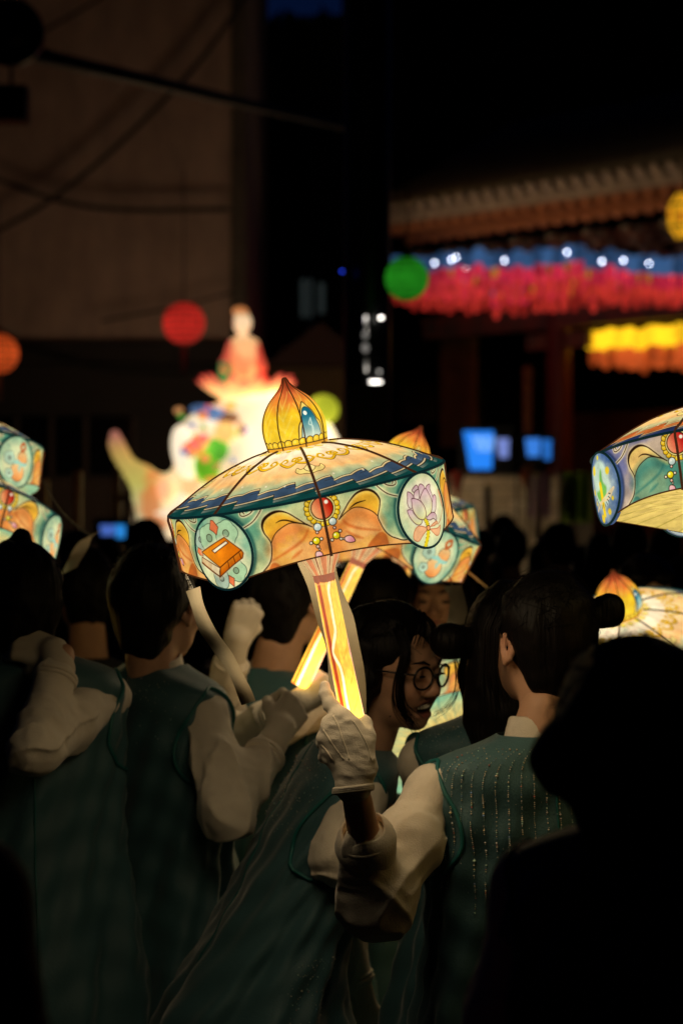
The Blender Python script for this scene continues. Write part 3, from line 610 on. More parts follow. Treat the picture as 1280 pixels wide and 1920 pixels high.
# left building: stained plaster wall, dark shuttered ground floor
BY = 31.0
def bz(py, Y=BY): return CAMZ + (960 - py) / FPX * Y
def bxp(px, Y=BY): return (px - 640) / FPX * Y
plaster = mat('stained_plaster', (.70, .45, .37), .9, noise=.42, nscale=2.2, bump=.5, bscale=14, stretch=(1, 1, .45))
darkw = mat('dark_brown_cladding', (.03, .016, .013), .7, noise=.5, nscale=3)
bor = np.array((bxp(150), BY, 0))
bld = empty('plaster_building', bor, 'tall stained plaster building with dark ground floor behind the glowing elephant', 'building')
zc = bz(640)
part('wall', *join([bx(bxp(-420), bxp(432), BY, BY + 9, zc, 14)]), plaster, bld, bor, False)
part('corner_pilaster', *join([bx(bxp(434), bxp(462), BY - .1, BY + 9, 0, 14)]), mat('pilaster', (.20, .15, .12), .9, noise=.5, nscale=2), bld, bor, False)
part('ground_floor_wall', *bx(bxp(-420), bxp(432), BY + .25, BY + 8.9, 0, zc - .003), darkw, bld, bor, False)
part('cornice', *bx(bxp(-420), bxp(433), BY - .18, BY + .2, zc - .28, zc - .01), darkw, bld, bor, False)
part('window', *bx(bxp(-40), bxp(250), BY + .15, BY + .3, bz(890), bz(780)), mat('dark_glass', (.004, .004, .006), .15), bld, bor, False)
vb = raw_mesh('slat', *bx(-.05, .05, -.03, .05, 0, bz(890) - .1), False); sm_ = mat('shutter_slat', (.07, .04, .03), .7); vb.materials.append(sm_)
for k in range(26): link('slat', vb, None, bld, (bxp(-30) + k * .112 - bor[0], .22, .05))
mb_ = raw_mesh('mullion', *bx(-.03, .03, -.03, .03, bz(890), bz(780)), False); mb_.materials.append(sm_)
for px in (-40, 30, 95, 160, 250): link('mullion', mb_, None, bld, (bxp(px) - bor[0], .12, 0))
for (q, r) in (([(-30, 600), (60, 655), (190, 690), (330, 700), (440, 690)], .028), ([(-40, 452), (100, 372), (240, 255), (370, 120), (470, -20)], .03), ([(190, 602), (330, 575), (438, 548)], .018), ([(60, 70), (150, 20), (230, -30)], .022), ([(-20, 330), (110, 375), (230, 393), (430, 392)], .03)):
    p = catmull([P(x, y, BY - .5) for x, y in q], 6); part('wire', *tube(p, r, 5), mat('cable', (.008, .007, .007), .6), bld, bor)

# dark block behind, tower to the right, far trees under the strip of dusk sky
dk1 = mat('unlit_concrete', (.05, .05, .055), .9, noise=.4, nscale=.6); glass0 = mat('night_glass', (.01, .011, .014), .12)
def block(px0, px1, top, Y, depth, label, nx, nz, lit=()):
    x0, x1 = bxp(px0, Y), bxp(px1, Y); z1 = bz(top, Y); o_ = np.array(((x0 + x1) / 2, Y, 0)); b = empty('city_building', o_, label, 'building')
    part('wall', *bx(x0, x1, Y, Y + depth, 0, z1), dk1, b, o_, False); w, h = (x1 - x0) / nx, (z1 - 4) / nz
    gm = raw_mesh('window', *bx(-w * .36, w * .36, -.08, .05, -h * .3, h * .3), False); gm.materials.append(glass0)
    fm = raw_mesh('sill', *bx(-w * .4, w * .4, -.16, .04, -h * .36, -h * .31), False); fm.materials.append(dk1)
    for i in range(nx):
        for j in range(nz):
            c = (x0 + w * (i + .5) - o_[0], 0, 4 + h * (j + .5))
            if (i, j) in lit: wm = link('window', gm.copy(), None, b, c); wm.data.materials.clear(); wm.data.materials.append(lit[(i, j)])
            else: wm = link('window', gm, None, b, c)
            link('sill', fm, None, wm)
    return b
block(640, 1500, -260, 72, 14, 'dark high-rise block rising behind the temple gate', 9, 9, {(4, 7): mat('dim_window_warm', (.02, .02, .02), .4, emit=(1, .62, .3), es=.04), (6, 8): mat('dim_window_cool', (.02, .02, .02), .4, emit=(.5, .65, 1), es=.03), (2, 7): mat('dim_window_cool')})
block(462, 640, 150, 64, 10, 'low dark building in the gap left of the high-rise', 3, 3)
lm = mat('night_leaves', (.03, .045, .02), .8)
def far_tree(px, py, Y, r, label):
    c = P(px, py, Y); base = np.array((c[0], c[1], 0)); t = empty('tree', base, label, 'tree')
    part('trunk', *tube([base, base + (0.1, 0, c[2] * .5), c], [.25, .18, .07], 8), mat('bark', (.03, .022, .018), .9), t, base)
    n = 1500; d = RNG.normal(size=(n, 3)); d /= np.linalg.norm(d, axis=1)[:, None]; p = c + d * r * (RNG.random((n, 1)) ** .4) * (1 + .35 * fbm(d * 2.2, int(px))[:, None]) * (1.1, 1, .8)
    a, b = RNG.normal(size=(n, 3)) * .16, RNG.normal(size=(n, 3)) * .16
    part('crown', np.stack([p - a, p + b, p + a, p - b], 1).reshape(-1, 3), [np.arange(4 * n).reshape(-1, 4)], lm, t, base, False)
far_tree(495, 112, 58, 1.0, 'dark tree crown low in the strip of dusk sky, nearer the plaster building'); far_tree(598, 96, 57, .9, 'dark taller tree crown in the strip of dusk sky, nearer the black pole')

# ------------------------------------------------------------------ black utility pole with small lamps and boxes
PY = 16.0; pb = np.array((bxp(688, PY), PY, 0)); blk = mat('black_paint', (.006, .006, .007), .35)
pole = empty('utility_pole', pb, 'broad black utility pole with small lamps and metal boxes in the middle of the street', 'pole')
part('shaft', *lathe([(.165, 0), (.155, 2.4), (.15, 9)], 20, pb), blk, pole, pb)
chrome = mat('bare_steel', (.55, .54, .52), .3, 1.0)
def at_pole(px, py, dy=-.17): p = P(px, py, PY); return np.array((p[0], PY + dy, p[2]))
part('control_box', *box(at_pole(690, 780), (.27, .14, .40)), blk, pole, pb, False)
part('bracket', *join([tube([at_pole(x, 600), at_pole(x, 700)], .022, 8) for x in (683,)]), chrome, pole, pb)
for px, py, rx, rz, e in ((685, 601, .008, .016, 2.2), (713, 600, .010, .010, 9), (703, 719, .045, .008, 6.0), (710, 700, .01, .01, .9), (684, 632, .018, .024, .2), (684, 656, .022, .03, .25), (641, 514, .008, .008, 0)):
    m = mat('small_lamp_%d' % int(e * 10), (.1, .1, .1), .4, emit=(1, .93, .84), es=e) if e else mat('blue_indicator', (.02, .02, .1), .4, emit=(.02, .06, .9), es=2.2)
    part('lamp', *ball(at_pole(px, py, -.19), (rx, .02, rz), 12, 8), m, pole, pb)
# signal mast: arm out of the left, round black sign and lamp box near its root
p0, p1 = P(40, 96, 18), P(640, 236, 21.3); mo = np.array((P(-200, 0, 17.4)[0], 17.4, 0))
mast = empty('signal_mast', mo, 'black signal mast arm reaching in from the upper left with a round board', 'mast')
zz = p0[2]; root = np.array((mo[0], mo[1], zz))
part('post', *lathe([(.13, 0), (.11, 5.6)], 14, mo), blk, mast, mo)
part('arm', *tube([root, p0, p1], [.075, .062, .032], 10), mat('arm_steel', (.02, .014, .010), .5, .3), mast, mo)
part('end_cap', *tube([p1, p1 + nrm(p1 - p0) * .05], .036, 10), blk, mast, mo)
bc = P(22, 62, 17.6); part('round_board', *tube([bc + (0, -.06, 0), bc + (0, .06, 0)], .24, 28), mat('blue_black_board', (.006, .009, .02), .3), mast, mo)
q = P(22, 196, 17.7); part('lamp_box', *box(q, (.24, .2, .26)), blk, mast, mo, False); part('hanger', *tube([q + (0, 0, .12), q + (0, 0, .34)], .015, 6), blk, mast, mo)
part('lamp_front', *box(q + (0, -.11, 0), (.19, .02, .2)), mat('unlit_lamp_glass', (.05, .035, .025), .2), mast, mo, False)

# ------------------------------------------------------------------ temple gate
GL, GR = P(688, 402, 36), P(1500, 288, 29.6); gz = (GL[2] + GR[2]) / 2; GL[2] = GR[2] = gz; gdir = nrm(GR - GL); glen = np.linalg.norm(GR - GL); gback = np.array((-gdir[1], gdir[0], 0)); go = np.array((*((GL + GR) / 2)[:2], 0))
gate = empty('temple_gate', go, 'wooden temple gate with tiled eave and painted beams above rows of hanging lanterns', 'gate')
gp = lambda s, d, z: GL + gdir * s + gback * d + (0, 0, z - gz)          # s along the eave, d behind it
tilem = mat('roof_tile', (.48, .40, .29), .7, noise=.5, nscale=6); raft = mat('rafter_paint', (.60, .25, .10), .6, noise=.4, nscale=5); beamm = mat('painted_beam', (.32, .09, .05), .6, noise=.5, nscale=4, mixcol=(.03, .10, .07)); redp = mat('red_column_paint', (.16, .03, .02), .5, noise=.4, nscale=3)
Bg = np.stack([gdir, gback, (0, 0, 1)], 1); sl_ = math.radians(28); up = gback * math.cos(sl_) + np.array((0, 0, math.sin(sl_)))
zero = np.zeros(3)
part('roof', *join([(np.array([gp(-.2, .05, gz - .02), gp(glen, .05, gz - .02), gp(glen, .05, gz - .02) + up * 3.4, gp(-.2, .05, gz - .02) + up * 3.4, gp(-.2, .05, gz - .16), gp(glen, .05, gz - .16), gp(glen, .05, gz - .16) + up * 3.4, gp(-.2, .05, gz - .16) + up * 3.4]), [np.array([(0, 1, 2, 3), (7, 6, 5, 4), (0, 4, 5, 1), (1, 5, 6, 2), (2, 6, 7, 3), (3, 7, 4, 0)])])]), tilem, gate, go, False)
nt = int(glen / .29)
tv = raw_mesh('roof_tile', *join([tube([zero, up * 3.4], .075, 8), tube([-up * .015, up * .03], .10, 12)])); tv.materials.append(tilem)
pv = raw_mesh('eave_tile', *join([box((0, 0, 0), (.17, .05, .085), Bg), box((0, 0, -.05), (.10, .05, .05), Bg)])); pv.materials.append(tilem)
rv = raw_mesh('rafter', *tube([zero, up * 2.2], .07, 8)); rv.materials.append(raft)
rv2 = raw_mesh('rafter', *box((0, 0, 0), (.085, .5, .085), Bg), False); rv2.materials.append(raft)
for k in range(nt):
    s_ = k * .29 + .05
    link('roof_tile', tv, None, gate, gp(s_, 0, gz + .05) - go); link('eave_tile', pv, None, gate, gp(s_ + .145, .02, gz - .03) - go)
    link('rafter', rv2, None, gate, gp(s_ + .04, .36, gz - .22) - go); link('rafter', rv, None, gate, gp(s_ + .14, .62, gz - .36) - go)
part('eave_board', *box(gp(glen / 2, .1, gz - .135), (glen, .06, .08), Bg), beamm, gate, go, False)
zb = bz(560, 34)
for d, z, h in ((1.15, gz - .62, .26), (1.25, gz - 1.02, .30), (1.2, zb - .22, .30)): part('beam', *box(gp(glen / 2, d, z), (glen, .22, h), Bg), beamm, gate, go, False)
bm_ = raw_mesh('bracket', *join([box((0, -.2 * k, .11 * k), (.12, .36 + .12 * k, .08), Bg) for k in range(3)] + [box((0, 0, .11 * k), (.34 + .1 * k, .1, .07), Bg) for k in range(3)]), False)
bm_ = raw_mesh('bracket', *join([(Bg @ 0 if False else box(-gback * .14 * k + (0, 0, .13 * k), (.12, .30 + .1 * k, .09), Bg)) for k in range(3)] + [box(-gback * .14 * k + (0, 0, .13 * k), (.4 - .05 * k, .1, .08), Bg) for k in range(3)]), False); bm_.materials.append(mat('bracket_paint', (.05, .14, .10), .6, noise=.8, nscale=9, mixcol=(.36, .12, .05)))
for k in range(9): link('bracket', bm_, None, gate, gp(.5 + k * .72, 1.0, gz - .84) - go)
for s_ in (2.78, 5.9):
    c = gp(s_, 1.25, 0); part('column', *lathe([(.19, 0), (.18, gz - .9)], 16, c), redp, gate, go); part('column_base', *lathe([(.3, 0), (.3, .12), (.2, .2)], 16, c), mat('granite', (.3, .29, .27), .8, noise=.3), gate, go)
    part('column_brace', *join([box(c + gdir * f * .34 + (0, 0, zb - .45 - .1), (.55, .1, .22), Bg) for f in (1, -1)]), mat('bracket_paint'), gate, go, False)
c = gp(2.5, .9, 0); zt = bz(690, 33)
gpole = [(.05, 0), (.05, 1)] ; prof = []
for k in range(48): z = 1.7 + (zt - 1.7) * k / 47; prof.append((.062 + .014 * (k % 2), z))
part('banner_pole', *lathe([(.05, 0)] + prof + [(.09, zt + .02), (.05, zt + .1), (.001, zt + .14)], 12, c), mat('gilt_cloth', (.36, .20, .06), .6, noise=.6, nscale=14, mixcol=(.05, .02, .015)), gate, go)
part('side_panel', *box(gp(.25, 1.6, bz(700, 36)), (.75, .1, bz(560, 36) - bz(830, 36)), Bg), mat('brown_panel', (.22, .10, .035), .7, noise=.7, nscale=3), gate, go, False)
part('back_wall', *box(gp(glen / 2 + .6, 3.4, 1.6), (glen, .15, 3.2), Bg), mat('deep_red_wall', (.10, .028, .022), .8, noise=.5, nscale=1.5), gate, go, False)

# rows of small hanging lanterns under the eave
def hang_proto(kind):
    if kind == 'blue':
        parts = [('paper_top', lathe([(.02, .05), (.075, .03), (.095, -.06), (.088, -.15), (.05, -.17)], 10), mat('blue_lantern_paper', (.05, .1, .3), .8, emit=(.035, .095, .22), es=.75)),
                 ('paper_body', lathe([(.05, -.165), (.066, -.19), (.07, -.27), (.062, -.32), (.03, -.335)], 10), mat('red_lantern_paper', (.4, .03, .04), .8, emit=(.55, .02, .06), es=.66)),
                 ('lit_tag_strip', lathe([(.028, -.335), (.040, -.36), (.043, -.46), (.034, -.50), (.001, -.51)], 8), mat('red_tag_glow', (.4, .05, .03), .8, emit=(.60, .035, .025), es=.55)),  # hanging tag strip; its glow stands in for light from the lanterns
                 ('tag', box((0, -.095, -.24), (.05, .004, .12)), mat('gold_tag', (.5, .35, .03), .7, emit=(.55, .28, .01), es=.35))]  # glow put into the tag in place of lamplight falling on it
    else:
        parts = [('paper_top', lathe([(.02, .0), (.085, -.02), (.115, -.12), (.10, -.25), (.04, -.28)], 10), mat('yellow_lantern_paper', (.5, .4, .03), .8, emit=(.90, .50, .012), es=1.25)),
                 ('paper_body', lathe([(.04, -.275), (.06, -.30), (.062, -.46), (.03, -.51), (.001, -.515)], 10), mat('orange_lantern_paper', (.4, .1, .04), .8, emit=(.62, .10, .02), es=.6))]
    return [(n_, raw_mesh(n_, *g), m) for n_, g, m in parts]
wb = raw_mesh('bulb', *ball((0, -.10, -.06), .012, 8, 6)); wb.materials.append(mat('white_bulb', (.8, .8, .8), .5, emit=(.85, .90, 1), es=22))
cnt = 0
for kind, rows, cols, base, sx, sy, lab in (('blue', 4, 34, gp(.95, -.9, bz(490, 34.5)), .192, .34, 'small hanging lantern, blue above and red below, in rows under the gate eave'), ('yellow', 4, 14, gp(3.0, 1.7, bz(622, 35)), .19, .30, 'small hanging lantern, yellow above and orange below, deep inside the gate')):
    pr = hang_proto(kind); var = {}
    for n_, me, m in pr:
        me.materials.append(m); var[n_] = [me]
        for f in (.55, .8, 1.3):                                           # bulbs of unequal strength
            m2 = m.copy(); m2.node_tree.nodes['Principled BSDF'].inputs['Emission Strength'].default_value *= f; me2 = me.copy(); me2.materials[0] = m2; var[n_].append(me2)
    for r in range(rows):
        for c_ in range(cols):
            if kind == 'blue': dz = RNG.normal() * .028 - .008 * min(c_, 21) - .028 * max(0, c_ - 21) - .075 * r * math.sin(math.pi * min(1, (c_ + 4) / 36))
            else: dz = RNG.normal() * .02 - .015 * r
            p = base + gdir * (c_ * sx + RNG.normal() * .012) + gback * r * sy + (0, 0, dz)
            e = empty('hanging_lantern', p, lab, 'lantern', 'small lanterns hung in rows under the gate eave' if kind == 'blue' else 'small lanterns hung in rows inside the gate'); e.rotation_euler.z = RNG.normal() * .3
            for n_, me, m in pr:
                if n_ == 'tag' and RNG.random() > .35: continue
                link(n_, var[n_][int(RNG.integers(4))], None, e)
            if kind == 'blue' and (RNG.random() < .22 and r < 2): link('bulb', wb, None, e)

# added glow bar hidden behind the front row, put in to light eave and rafters
lb = [gp(.95 + c_ * .192, -.74, bz(490, 34.5) - .06 - .008 * min(c_, 21) - .028 * max(0, c_ - 21)) for c_ in range(34)]
part('added_glow_bar', *tube(lb, .022, 6), mat('added_bar_glow', (.3, .25, .2), .6, emit=(1, .60, .25), es=15), gate, go)

# round paper lanterns over the street
def round_lantern(px, py, Y, rpx, col, es, label, tail=False, facets=18):
    c = P(px, py, Y); r = rpx / FPX * Y; e = empty('paper_lantern', c, label, 'lantern', 'round paper lanterns strung over the street')
    V, F = [], []; n = facets * 2; rows = []
    for t in np.linspace(.16, math.pi - .16, 17):
        a = np.arange(n) / n * 2 * math.pi; rr = r * math.sin(t) * (1 - .03 * (np.arange(n) % 2)); rows.append(np.stack([rr * np.cos(a), rr * np.sin(a), np.full(n, r * math.cos(t))], -1))
    Vr = np.concatenate(rows); gore = np.tile(np.where(np.arange(n) % 2, 1.12, .8), 17); shade = gore * (1 + .35 * fbm(Vr / r * 1.6, int(px) % 50, 3)) * (.85 + .35 * np.exp(-(Vr[:, 2] / r / .5) ** 2))
    part('paper', Vr + c, [grid_faces(17, n, True)], mat('round_lantern_paper', (.1, .1, .1), .8, emit=True, es=1., vcol=True), e, c, col=np.outer(shade, col) * es)
    rb = mat('lantern_hoop', (.05, .02, .02), .6)
    part('hoop', *join([tube([c + (rr_ * math.cos(a) , rr_ * math.sin(a), r * math.cos(t)) for a in np.linspace(0, 6.2832, 25)], r * .028, 4, False) for t in np.linspace(.4, 2.74, 8) for rr_ in (r * math.sin(t) * 1.004,)]), rb, e, c)
    part('collar_ring', *join([tube([c + (0, 0, s_ * r * .97), c + (0, 0, s_ * r * 1.03)], r * .17, 12) for s_ in (1, -1)]), rb, e, c)
    part('cord', *tube([c + (0, 0, r), c + (0, 0, r + 1.2)], .006, 4), rb, e, c)
    if tail: part('name_slip', *box(c - (0, 0, r * 1.72), (r * .26, .004, r * 1.3)), mat('white_slip', (.85, .85, .86), .8), e, c, False)
round_lantern(345, 606, 22, 40, (.42, .018, .012), 1.0, 'red round paper lantern hanging left of the glowing elephant rider', True)
round_lantern(762, 522, 15.2, 41, (.012, .17, .008), 1.0, 'green round paper lantern hanging at the left end of the gate eave')
round_lantern(-2, 663, 22, 38, (.55, .07, .012), .8, 'orange round paper lantern cut by the left edge of the photo', True)
# yellow faceted lantern at the right edge
c = P(1284, 406, 20); r = 34 / FPX * 20; yl = empty('faceted_lantern', c, 'yellow faceted lantern with painted figures cut by the right edge above the gate', 'lantern')
V, F = lathe([(.5 * r, r * 1.3), (r, .6 * r), (r, -.6 * r), (.5 * r, -1.3 * r)], 8, c); part('paper', V, F, mat('amber_paper', (.4, .3, .1), .8, emit=(.75, .34, .012), es=.9), yl, c, False)
part('frame', *join([tube(np.concatenate([V[k * 8:k * 8 + 8], V[k * 8:k * 8 + 1]]), .008, 5, False) for k in range(4)] + [tube(V[k::8], .008, 5, False) for k in range(8)]), mat('lantern_hoop'), yl, c); part('cord', *tube([c + (0, 0, 1.3 * r), c + (0, 0, 1.6)], .006, 4), mat('lantern_hoop'), yl, c)
part('painted_figure', *join([ball(c + (-r * .9, -.35 * r, .1 * r), (.05 * r, .12 * r, .3 * r)), ball(c + (-.4 * r, -.95 * r, -.1 * r), (.15 * r, .05 * r, .3 * r))]), mat('figure_orange', (.4, .1, .02), .8, emit=(.6, .12, .01), es=.5), yl, c)

# ------------------------------------------------------------------ the glowing elephant float
EY = 25.0; eo = np.array((bxp(480, EY), EY, 0)); k_ = EY / FPX; e3 = lambda px, py, dy=0: P(px, py, EY) + (0, dy, 0)
el = empty('elephant_float', eo, 'glowing white elephant lantern float with raised trunk and painted saddle cloth', 'float')
glow = lambda nm, es=1.: mat(nm, (.3, .3, .3), .8, emit=True, es=es, vcol=True)
body = SDF().ell(e3(495, 880), (150 * k_, .72, 150 * k_)).ell(e3(392, 850, -.1), (64 * k_, .42, 82 * k_), k=.15).chain([e3(358, 910, -.15), e3(310, 958, -.2), e3(290, 925, -.2), e3(268, 896, -.2), e3(244, 876, -.2), e3(230, 852, -.2), e3(222, 834, -.2), e3(219, 816, -.2)], [.24, .28, .21, .13, .085, .075, .068, .05], .06)
for dx, dy in ((395, -.4), (395, .4), (590, -.4), (590, .4)): body.cap(e3(dx, 960, dy), e3(dx, 1060, dy), .24, .22, .1)
V, F = body.mesh(.024)
px = 640 + V[:, 0] / EY * FPX; py = 960 - (V[:, 2] - CAMZ) / EY * FPX
def ramp(t, st): return np.stack([np.interp(t, [s_[0] for s_ in st], [s_[1][k] for s_ in st]) for k in range(3)], -1)
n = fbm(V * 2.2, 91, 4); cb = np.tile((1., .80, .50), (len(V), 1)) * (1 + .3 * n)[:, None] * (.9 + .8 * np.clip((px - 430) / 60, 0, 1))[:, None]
tr = np.clip((345 - px) / 60, 0, 1)[:, None]; ct = ramp(py + 20 * n, [(815, (.6, .22, .16)), (850, (.75, .45, .12)), (900, (.80, .70, .16)), (950, (.9, .82, .4)), (1000, (1, .72, .45))])
cb = cb * (1 - tr) + ct * .62 * tr
orng = np.clip((fbm(V * 3.1, 95, 3) - .28) * 6, 0, 1)[:, None] * np.clip((430 - px) / 40, 0, 1)[:, None]; cb = cb * (1 - orng * .8) + np.array((.62, .17, .04)) * orng * .8
fl = np.clip((fbm(V * 2.6 + 5, 96, 3) - .05) * 4, 0, 1)[:, None] * np.clip((450 - px) / 40, 0, 1)[:, None] * np.clip((px - 330) / 20, 0, 1)[:, None]; cb = cb * (1 - fl * .75) + np.array((.72, .34, .14)) * fl * .75
cb = cb * (1 + 1.4 * np.clip((V[:, 1] - EY - .15) / .3, 0, 1))[:, None]           # glow raised on the back to add light on the building wall
part('body', V, F, glow('elephant_paper', 1.0), el, eo, col=cb)
def patch(nm, c, r, R, col, es, amp=.2, sd=0):
    V, F = SDF().ell(c, r, R).mesh(max(.02, min(r) * .3)); part(nm, V, F, glow('float_' + nm, es), el, eo, col=np.tile(col, (len(V), 1)) * (1 + amp * fbm(V * 6, sd, 3))[:, None])
patch('saddle_panel', e3(396, 876, -.58), (26 * k_, .12, 34 * k_), None, (.16, .50, .02), 1.0, .9, 3); patch('saddle_panel', e3(414, 846, -.60), (22 * k_, .12, 24 * k_), None, (.10, .40, .03), 1.0, .9, 13); patch('saddle_fringe', e3(420, 905, -.62), (34 * k_, .1, 9 * k_), basis((.2, 0, 1)), (.85, .30, .06), 1., .6, 14); patch('saddle_blanket', e3(432, 788, -.5), (22 * k_, .2, 12 * k_), None, (.42, .20, .10), .8, .8, 15)
patch('saddle_panel', e3(428, 815, -.62), (20 * k_, .12, 20 * k_), None, (.9, .55, .16), 1.2, .6, 4)
patch('saddle_blanket', e3(400, 778, -.42), (40 * k_, .3, 13 * k_), basis((.25, 0, 1)), (.10, .20, .42), .9, .7, 5)
patch('saddle_blanket', e3(372, 834, -.58), (28 * k_, .08, 10 * k_), basis((-.5, 0, 1)), (.95, .22, .08), 1.1, .3, 6)
patch('saddle_bolster', e3(606, 770, -.3), (30 * k_, .3, 28 * k_), None, (.52, .55, .03), .9, .4, 7)
patch('ear', e3(352, 850, -.45), (24 * k_, .1, 52 * k_), basis((-.2, 0, 1)), (1, .84, .60), 1.1, .2, 8)
patch('ear_tuft', e3(318, 918, -.45), (18 * k_, .1, 22 * k_), None, (1, .45, .22), 1.2, .4, 9)
for i_ in range(26):                                                   # painted flowers and trim on head and saddle
    x_, y_ = RNG.uniform(340, 470), RNG.uniform(765, 920); c_ = [(.9, .25, .08), (.8, .12, .18), (.10, .40, .05), (.12, .22, .5), (.9, .55, .10), (.5, .22, .08)][i_ % 6]
    dyy = -.45 - .22 * math.cos((x_ - 400) / 90) ; patch('painted_flower', e3(x_, y_, dyy), (RNG.uniform(5, 11) * k_, .10, RNG.uniform(4, 9) * k_), basis((RNG.normal() * .5, 0, 1)), c_, .95, .3, 30 + i_)
part('tusk', *tube(catmull([e3(350, 930, -.5), e3(330, 960, -.6), e3(300, 962, -.65)], 5), [.05] * 8 + [.03, .02, .01], 8), mat('tusk_ivory', (.6, .5, .4), .5, emit=(1, .8, .55), es=1.), el, eo)
cart = mat('cart_black', (.01, .01, .01), .6); part('cart', *bx(eo[0] - 1.3, eo[0] + 1.3, EY - .8, EY + .8, .18, bz(1055, EY)), cart, el, eo, False)
for sx in (-.9, .9):
    for sy in (-.85, .85): part('wheel', *tube([eo + (sx, sy - .05, .2), eo + (sx, sy + .05, .2)], .2, 16), cart, el, eo)
# lotus throne and seated rider
ls = empty('lotus_throne', e3(462, 765), 'glowing pink and yellow lotus throne on the back of the elephant', 'lotus throne'); lo = e3(462, 765)
def petal(c, out, w, h, lean):
    out = nrm(out); side = np.cross((0, 0, 1), out); V = []
    for t in np.linspace(0, 1, 9):
        ww = w * math.sin(math.pi * (.12 + .88 * t)) ** .8 * (1 - .2 * t) if t < 1 else .002
        b = c + out * (lean * math.sin(t * 1.5) + .06 * t * t) + np.array((0, 0, h * t))
        for s_ in np.linspace(-1, 1, 7): V.append(b + side * ww * s_ - out * .05 * s_ * s_)
    return np.array(V), [grid_faces(9, 7)]
pm = glow('lotus_petal', .85)
for ring_, n_, lean, h, r0 in ((0, 10, .16, .26, .26), (1, 10, .24, .2, .24), (2, 12, .2, -.14, .22)):
    for k in range(n_):
        a = (k + .5 * (ring_ % 2)) / n_ * 2 * math.pi; V, F = petal(lo + (r0 * math.cos(a), r0 * math.sin(a), .08), (math.cos(a), math.sin(a), 0), .1, h, lean); t = np.abs(V[:, 2] - lo[2] - .08) / abs(h)
        part('petal', V, F, pm, ls, lo, col=ramp(t, [(0, (1, .78, .34)), (.5, (1, .55, .2)), (.8, (.95, .22, .10)), (1, (.75, .04, .05))]))
part('seed_cup', *lathe([(.001, .2), (.24, .2), (.26, .1), (.2, .0), (.28, -.12), (.2, -.2), (.001, -.2)], 20, lo + (0, 0, .05)), mat('seed_cup_paper', (.3, .3, .3), .8, emit=(1, .52, .16), es=.9), ls, lo)
ro_ = e3(457, 712); rd = empty('seated_statue', ro_, 'glowing seated robed statue with topknot on the lotus throne', 'statue')
V, F = SDF().cap(e3(424, 712), e3(490, 712), .07, .07, .05).cap(e3(457, 704), e3(457, 650), .15, .125, .05).cap(e3(440, 648), e3(474, 648), .06, .06, .05).cap(e3(456, 640), e3(455, 620), .05, .045, .02).cap(e3(438, 650), e3(424, 690, -.1), .07, .06, .04).cap(e3(474, 650), e3(490, 690, -.1), .07, .06, .04).ell(e3(454, 605, -.02), (.098, .10, .118), k=.02).ell(e3(450, 584), (.085, .08, .05), k=.03).cap(e3(420, 700), e3(420, 680), .06, .05, .04).mesh(.018)
px = 640 + V[:, 0] / EY * FPX; py = 960 - (V[:, 2] - CAMZ) / EY * FPX; n = fbm(V * 7, 97, 3)
cr = ramp(py, [(575, (.95, .5, .25)), (590, (.95, .6, .3)), (600, (1.2, .85, .5)), (628, (1.1, .72, .4)), (640, (1.1, .6, .25)), (660, (1.2, .62, .26)), (700, (1.2, .55, .2))])
for m_, c2 in ((np.clip((437 - px) / 5, 0, 1) * np.clip((py - 632) / 8, 0, 1) * np.clip((684 - py) / 6, 0, 1), (.55, .012, .05)), (np.clip((440 - px) / 5, 0, 1) * np.clip((py - 676) / 6, 0, 1), (.03, .22, .06)), (np.clip((px - 478) / 5, 0, 1) * np.clip((py - 640) / 8, 0, 1), (.85, .09, .05)), (np.clip((n - .12) * 6, 0, 1) * np.clip((py - 640) / 8, 0, 1) * .6, (.95, .2, .08)), (np.clip((442 - px) / 4, 0, 1) * np.clip((618 - py) / 6, 0, 1), (.35, .07, .04)), (np.clip((592 - py) / 5, 0, 1), (.75, .26, .08))): cr = cr * (1 - m_[:, None]) + np.array(c2) * m_[:, None]
part('robed_figure', V, F, glow('statue_paper', .8), rd, ro_, col=cr)

# ------------------------------------------------------------------ barriers, screens, lit stone wall and cloths far down the street
yp = mat('yellow_barrier_paint', (.78, .60, .22), .6, noise=.3)
for i, (px, t, b, Y, lab) in enumerate(((146, 888, 1010, 23, 'yellow barrier post, leftmost in front of the dark shopfront'), (221, 884, 1030, 22.5, 'yellow barrier post left of the elephant trunk, taller of two'), (240, 925, 1040, 22, 'yellow barrier post right beside the elephant trunk, joined by a short rail'), (913, 915, 1040, 24, 'pale post before the lit stone wall, left one'), (1008, 890, 1018, 24, 'pale post before the lit stone wall, right one'), (84, 905, 1010, 23, 'yellow barrier post behind the left hand lanterns'))):
    c = P(px, t, Y); o_ = np.array((c[0], Y, 0)); e = empty('barrier_post', o_, lab, 'post'); part('shaft', *bx(c[0] - .035, c[0] + .035, Y - .035, Y + .035, 0, c[2]), yp if px < 500 else mat('pale_post', (.6, .5, .4), .6), e, o_, False); part('cap', *ball(c, (.045, .045, .03)), yp, e, o_); part('foot', *bx(c[0] - .16, c[0] + .16, Y - .16, Y + .16, 0, .05), blk, e, o_, False)
    if px == 240: part('rail', *tube([c - (0, 0, .05), c + (-.1, .0, -.05)], .03, 6), yp, e, o_)
Y = 27.5; x0, x1 = bxp(838, Y), bxp(1110, Y); zt = bz(890, Y); o_ = np.array(((x0 + x1) / 2, Y, 0)); sw = empty('stone_wall', o_, 'low lit wall of pale stone blocks beyond the crowd on the right', 'wall')
part('core', *bx(x0, x1, Y + .02, Y + .35, 0, zt), mat('mortar', (.2, .16, .12), .9), sw, o_, False)
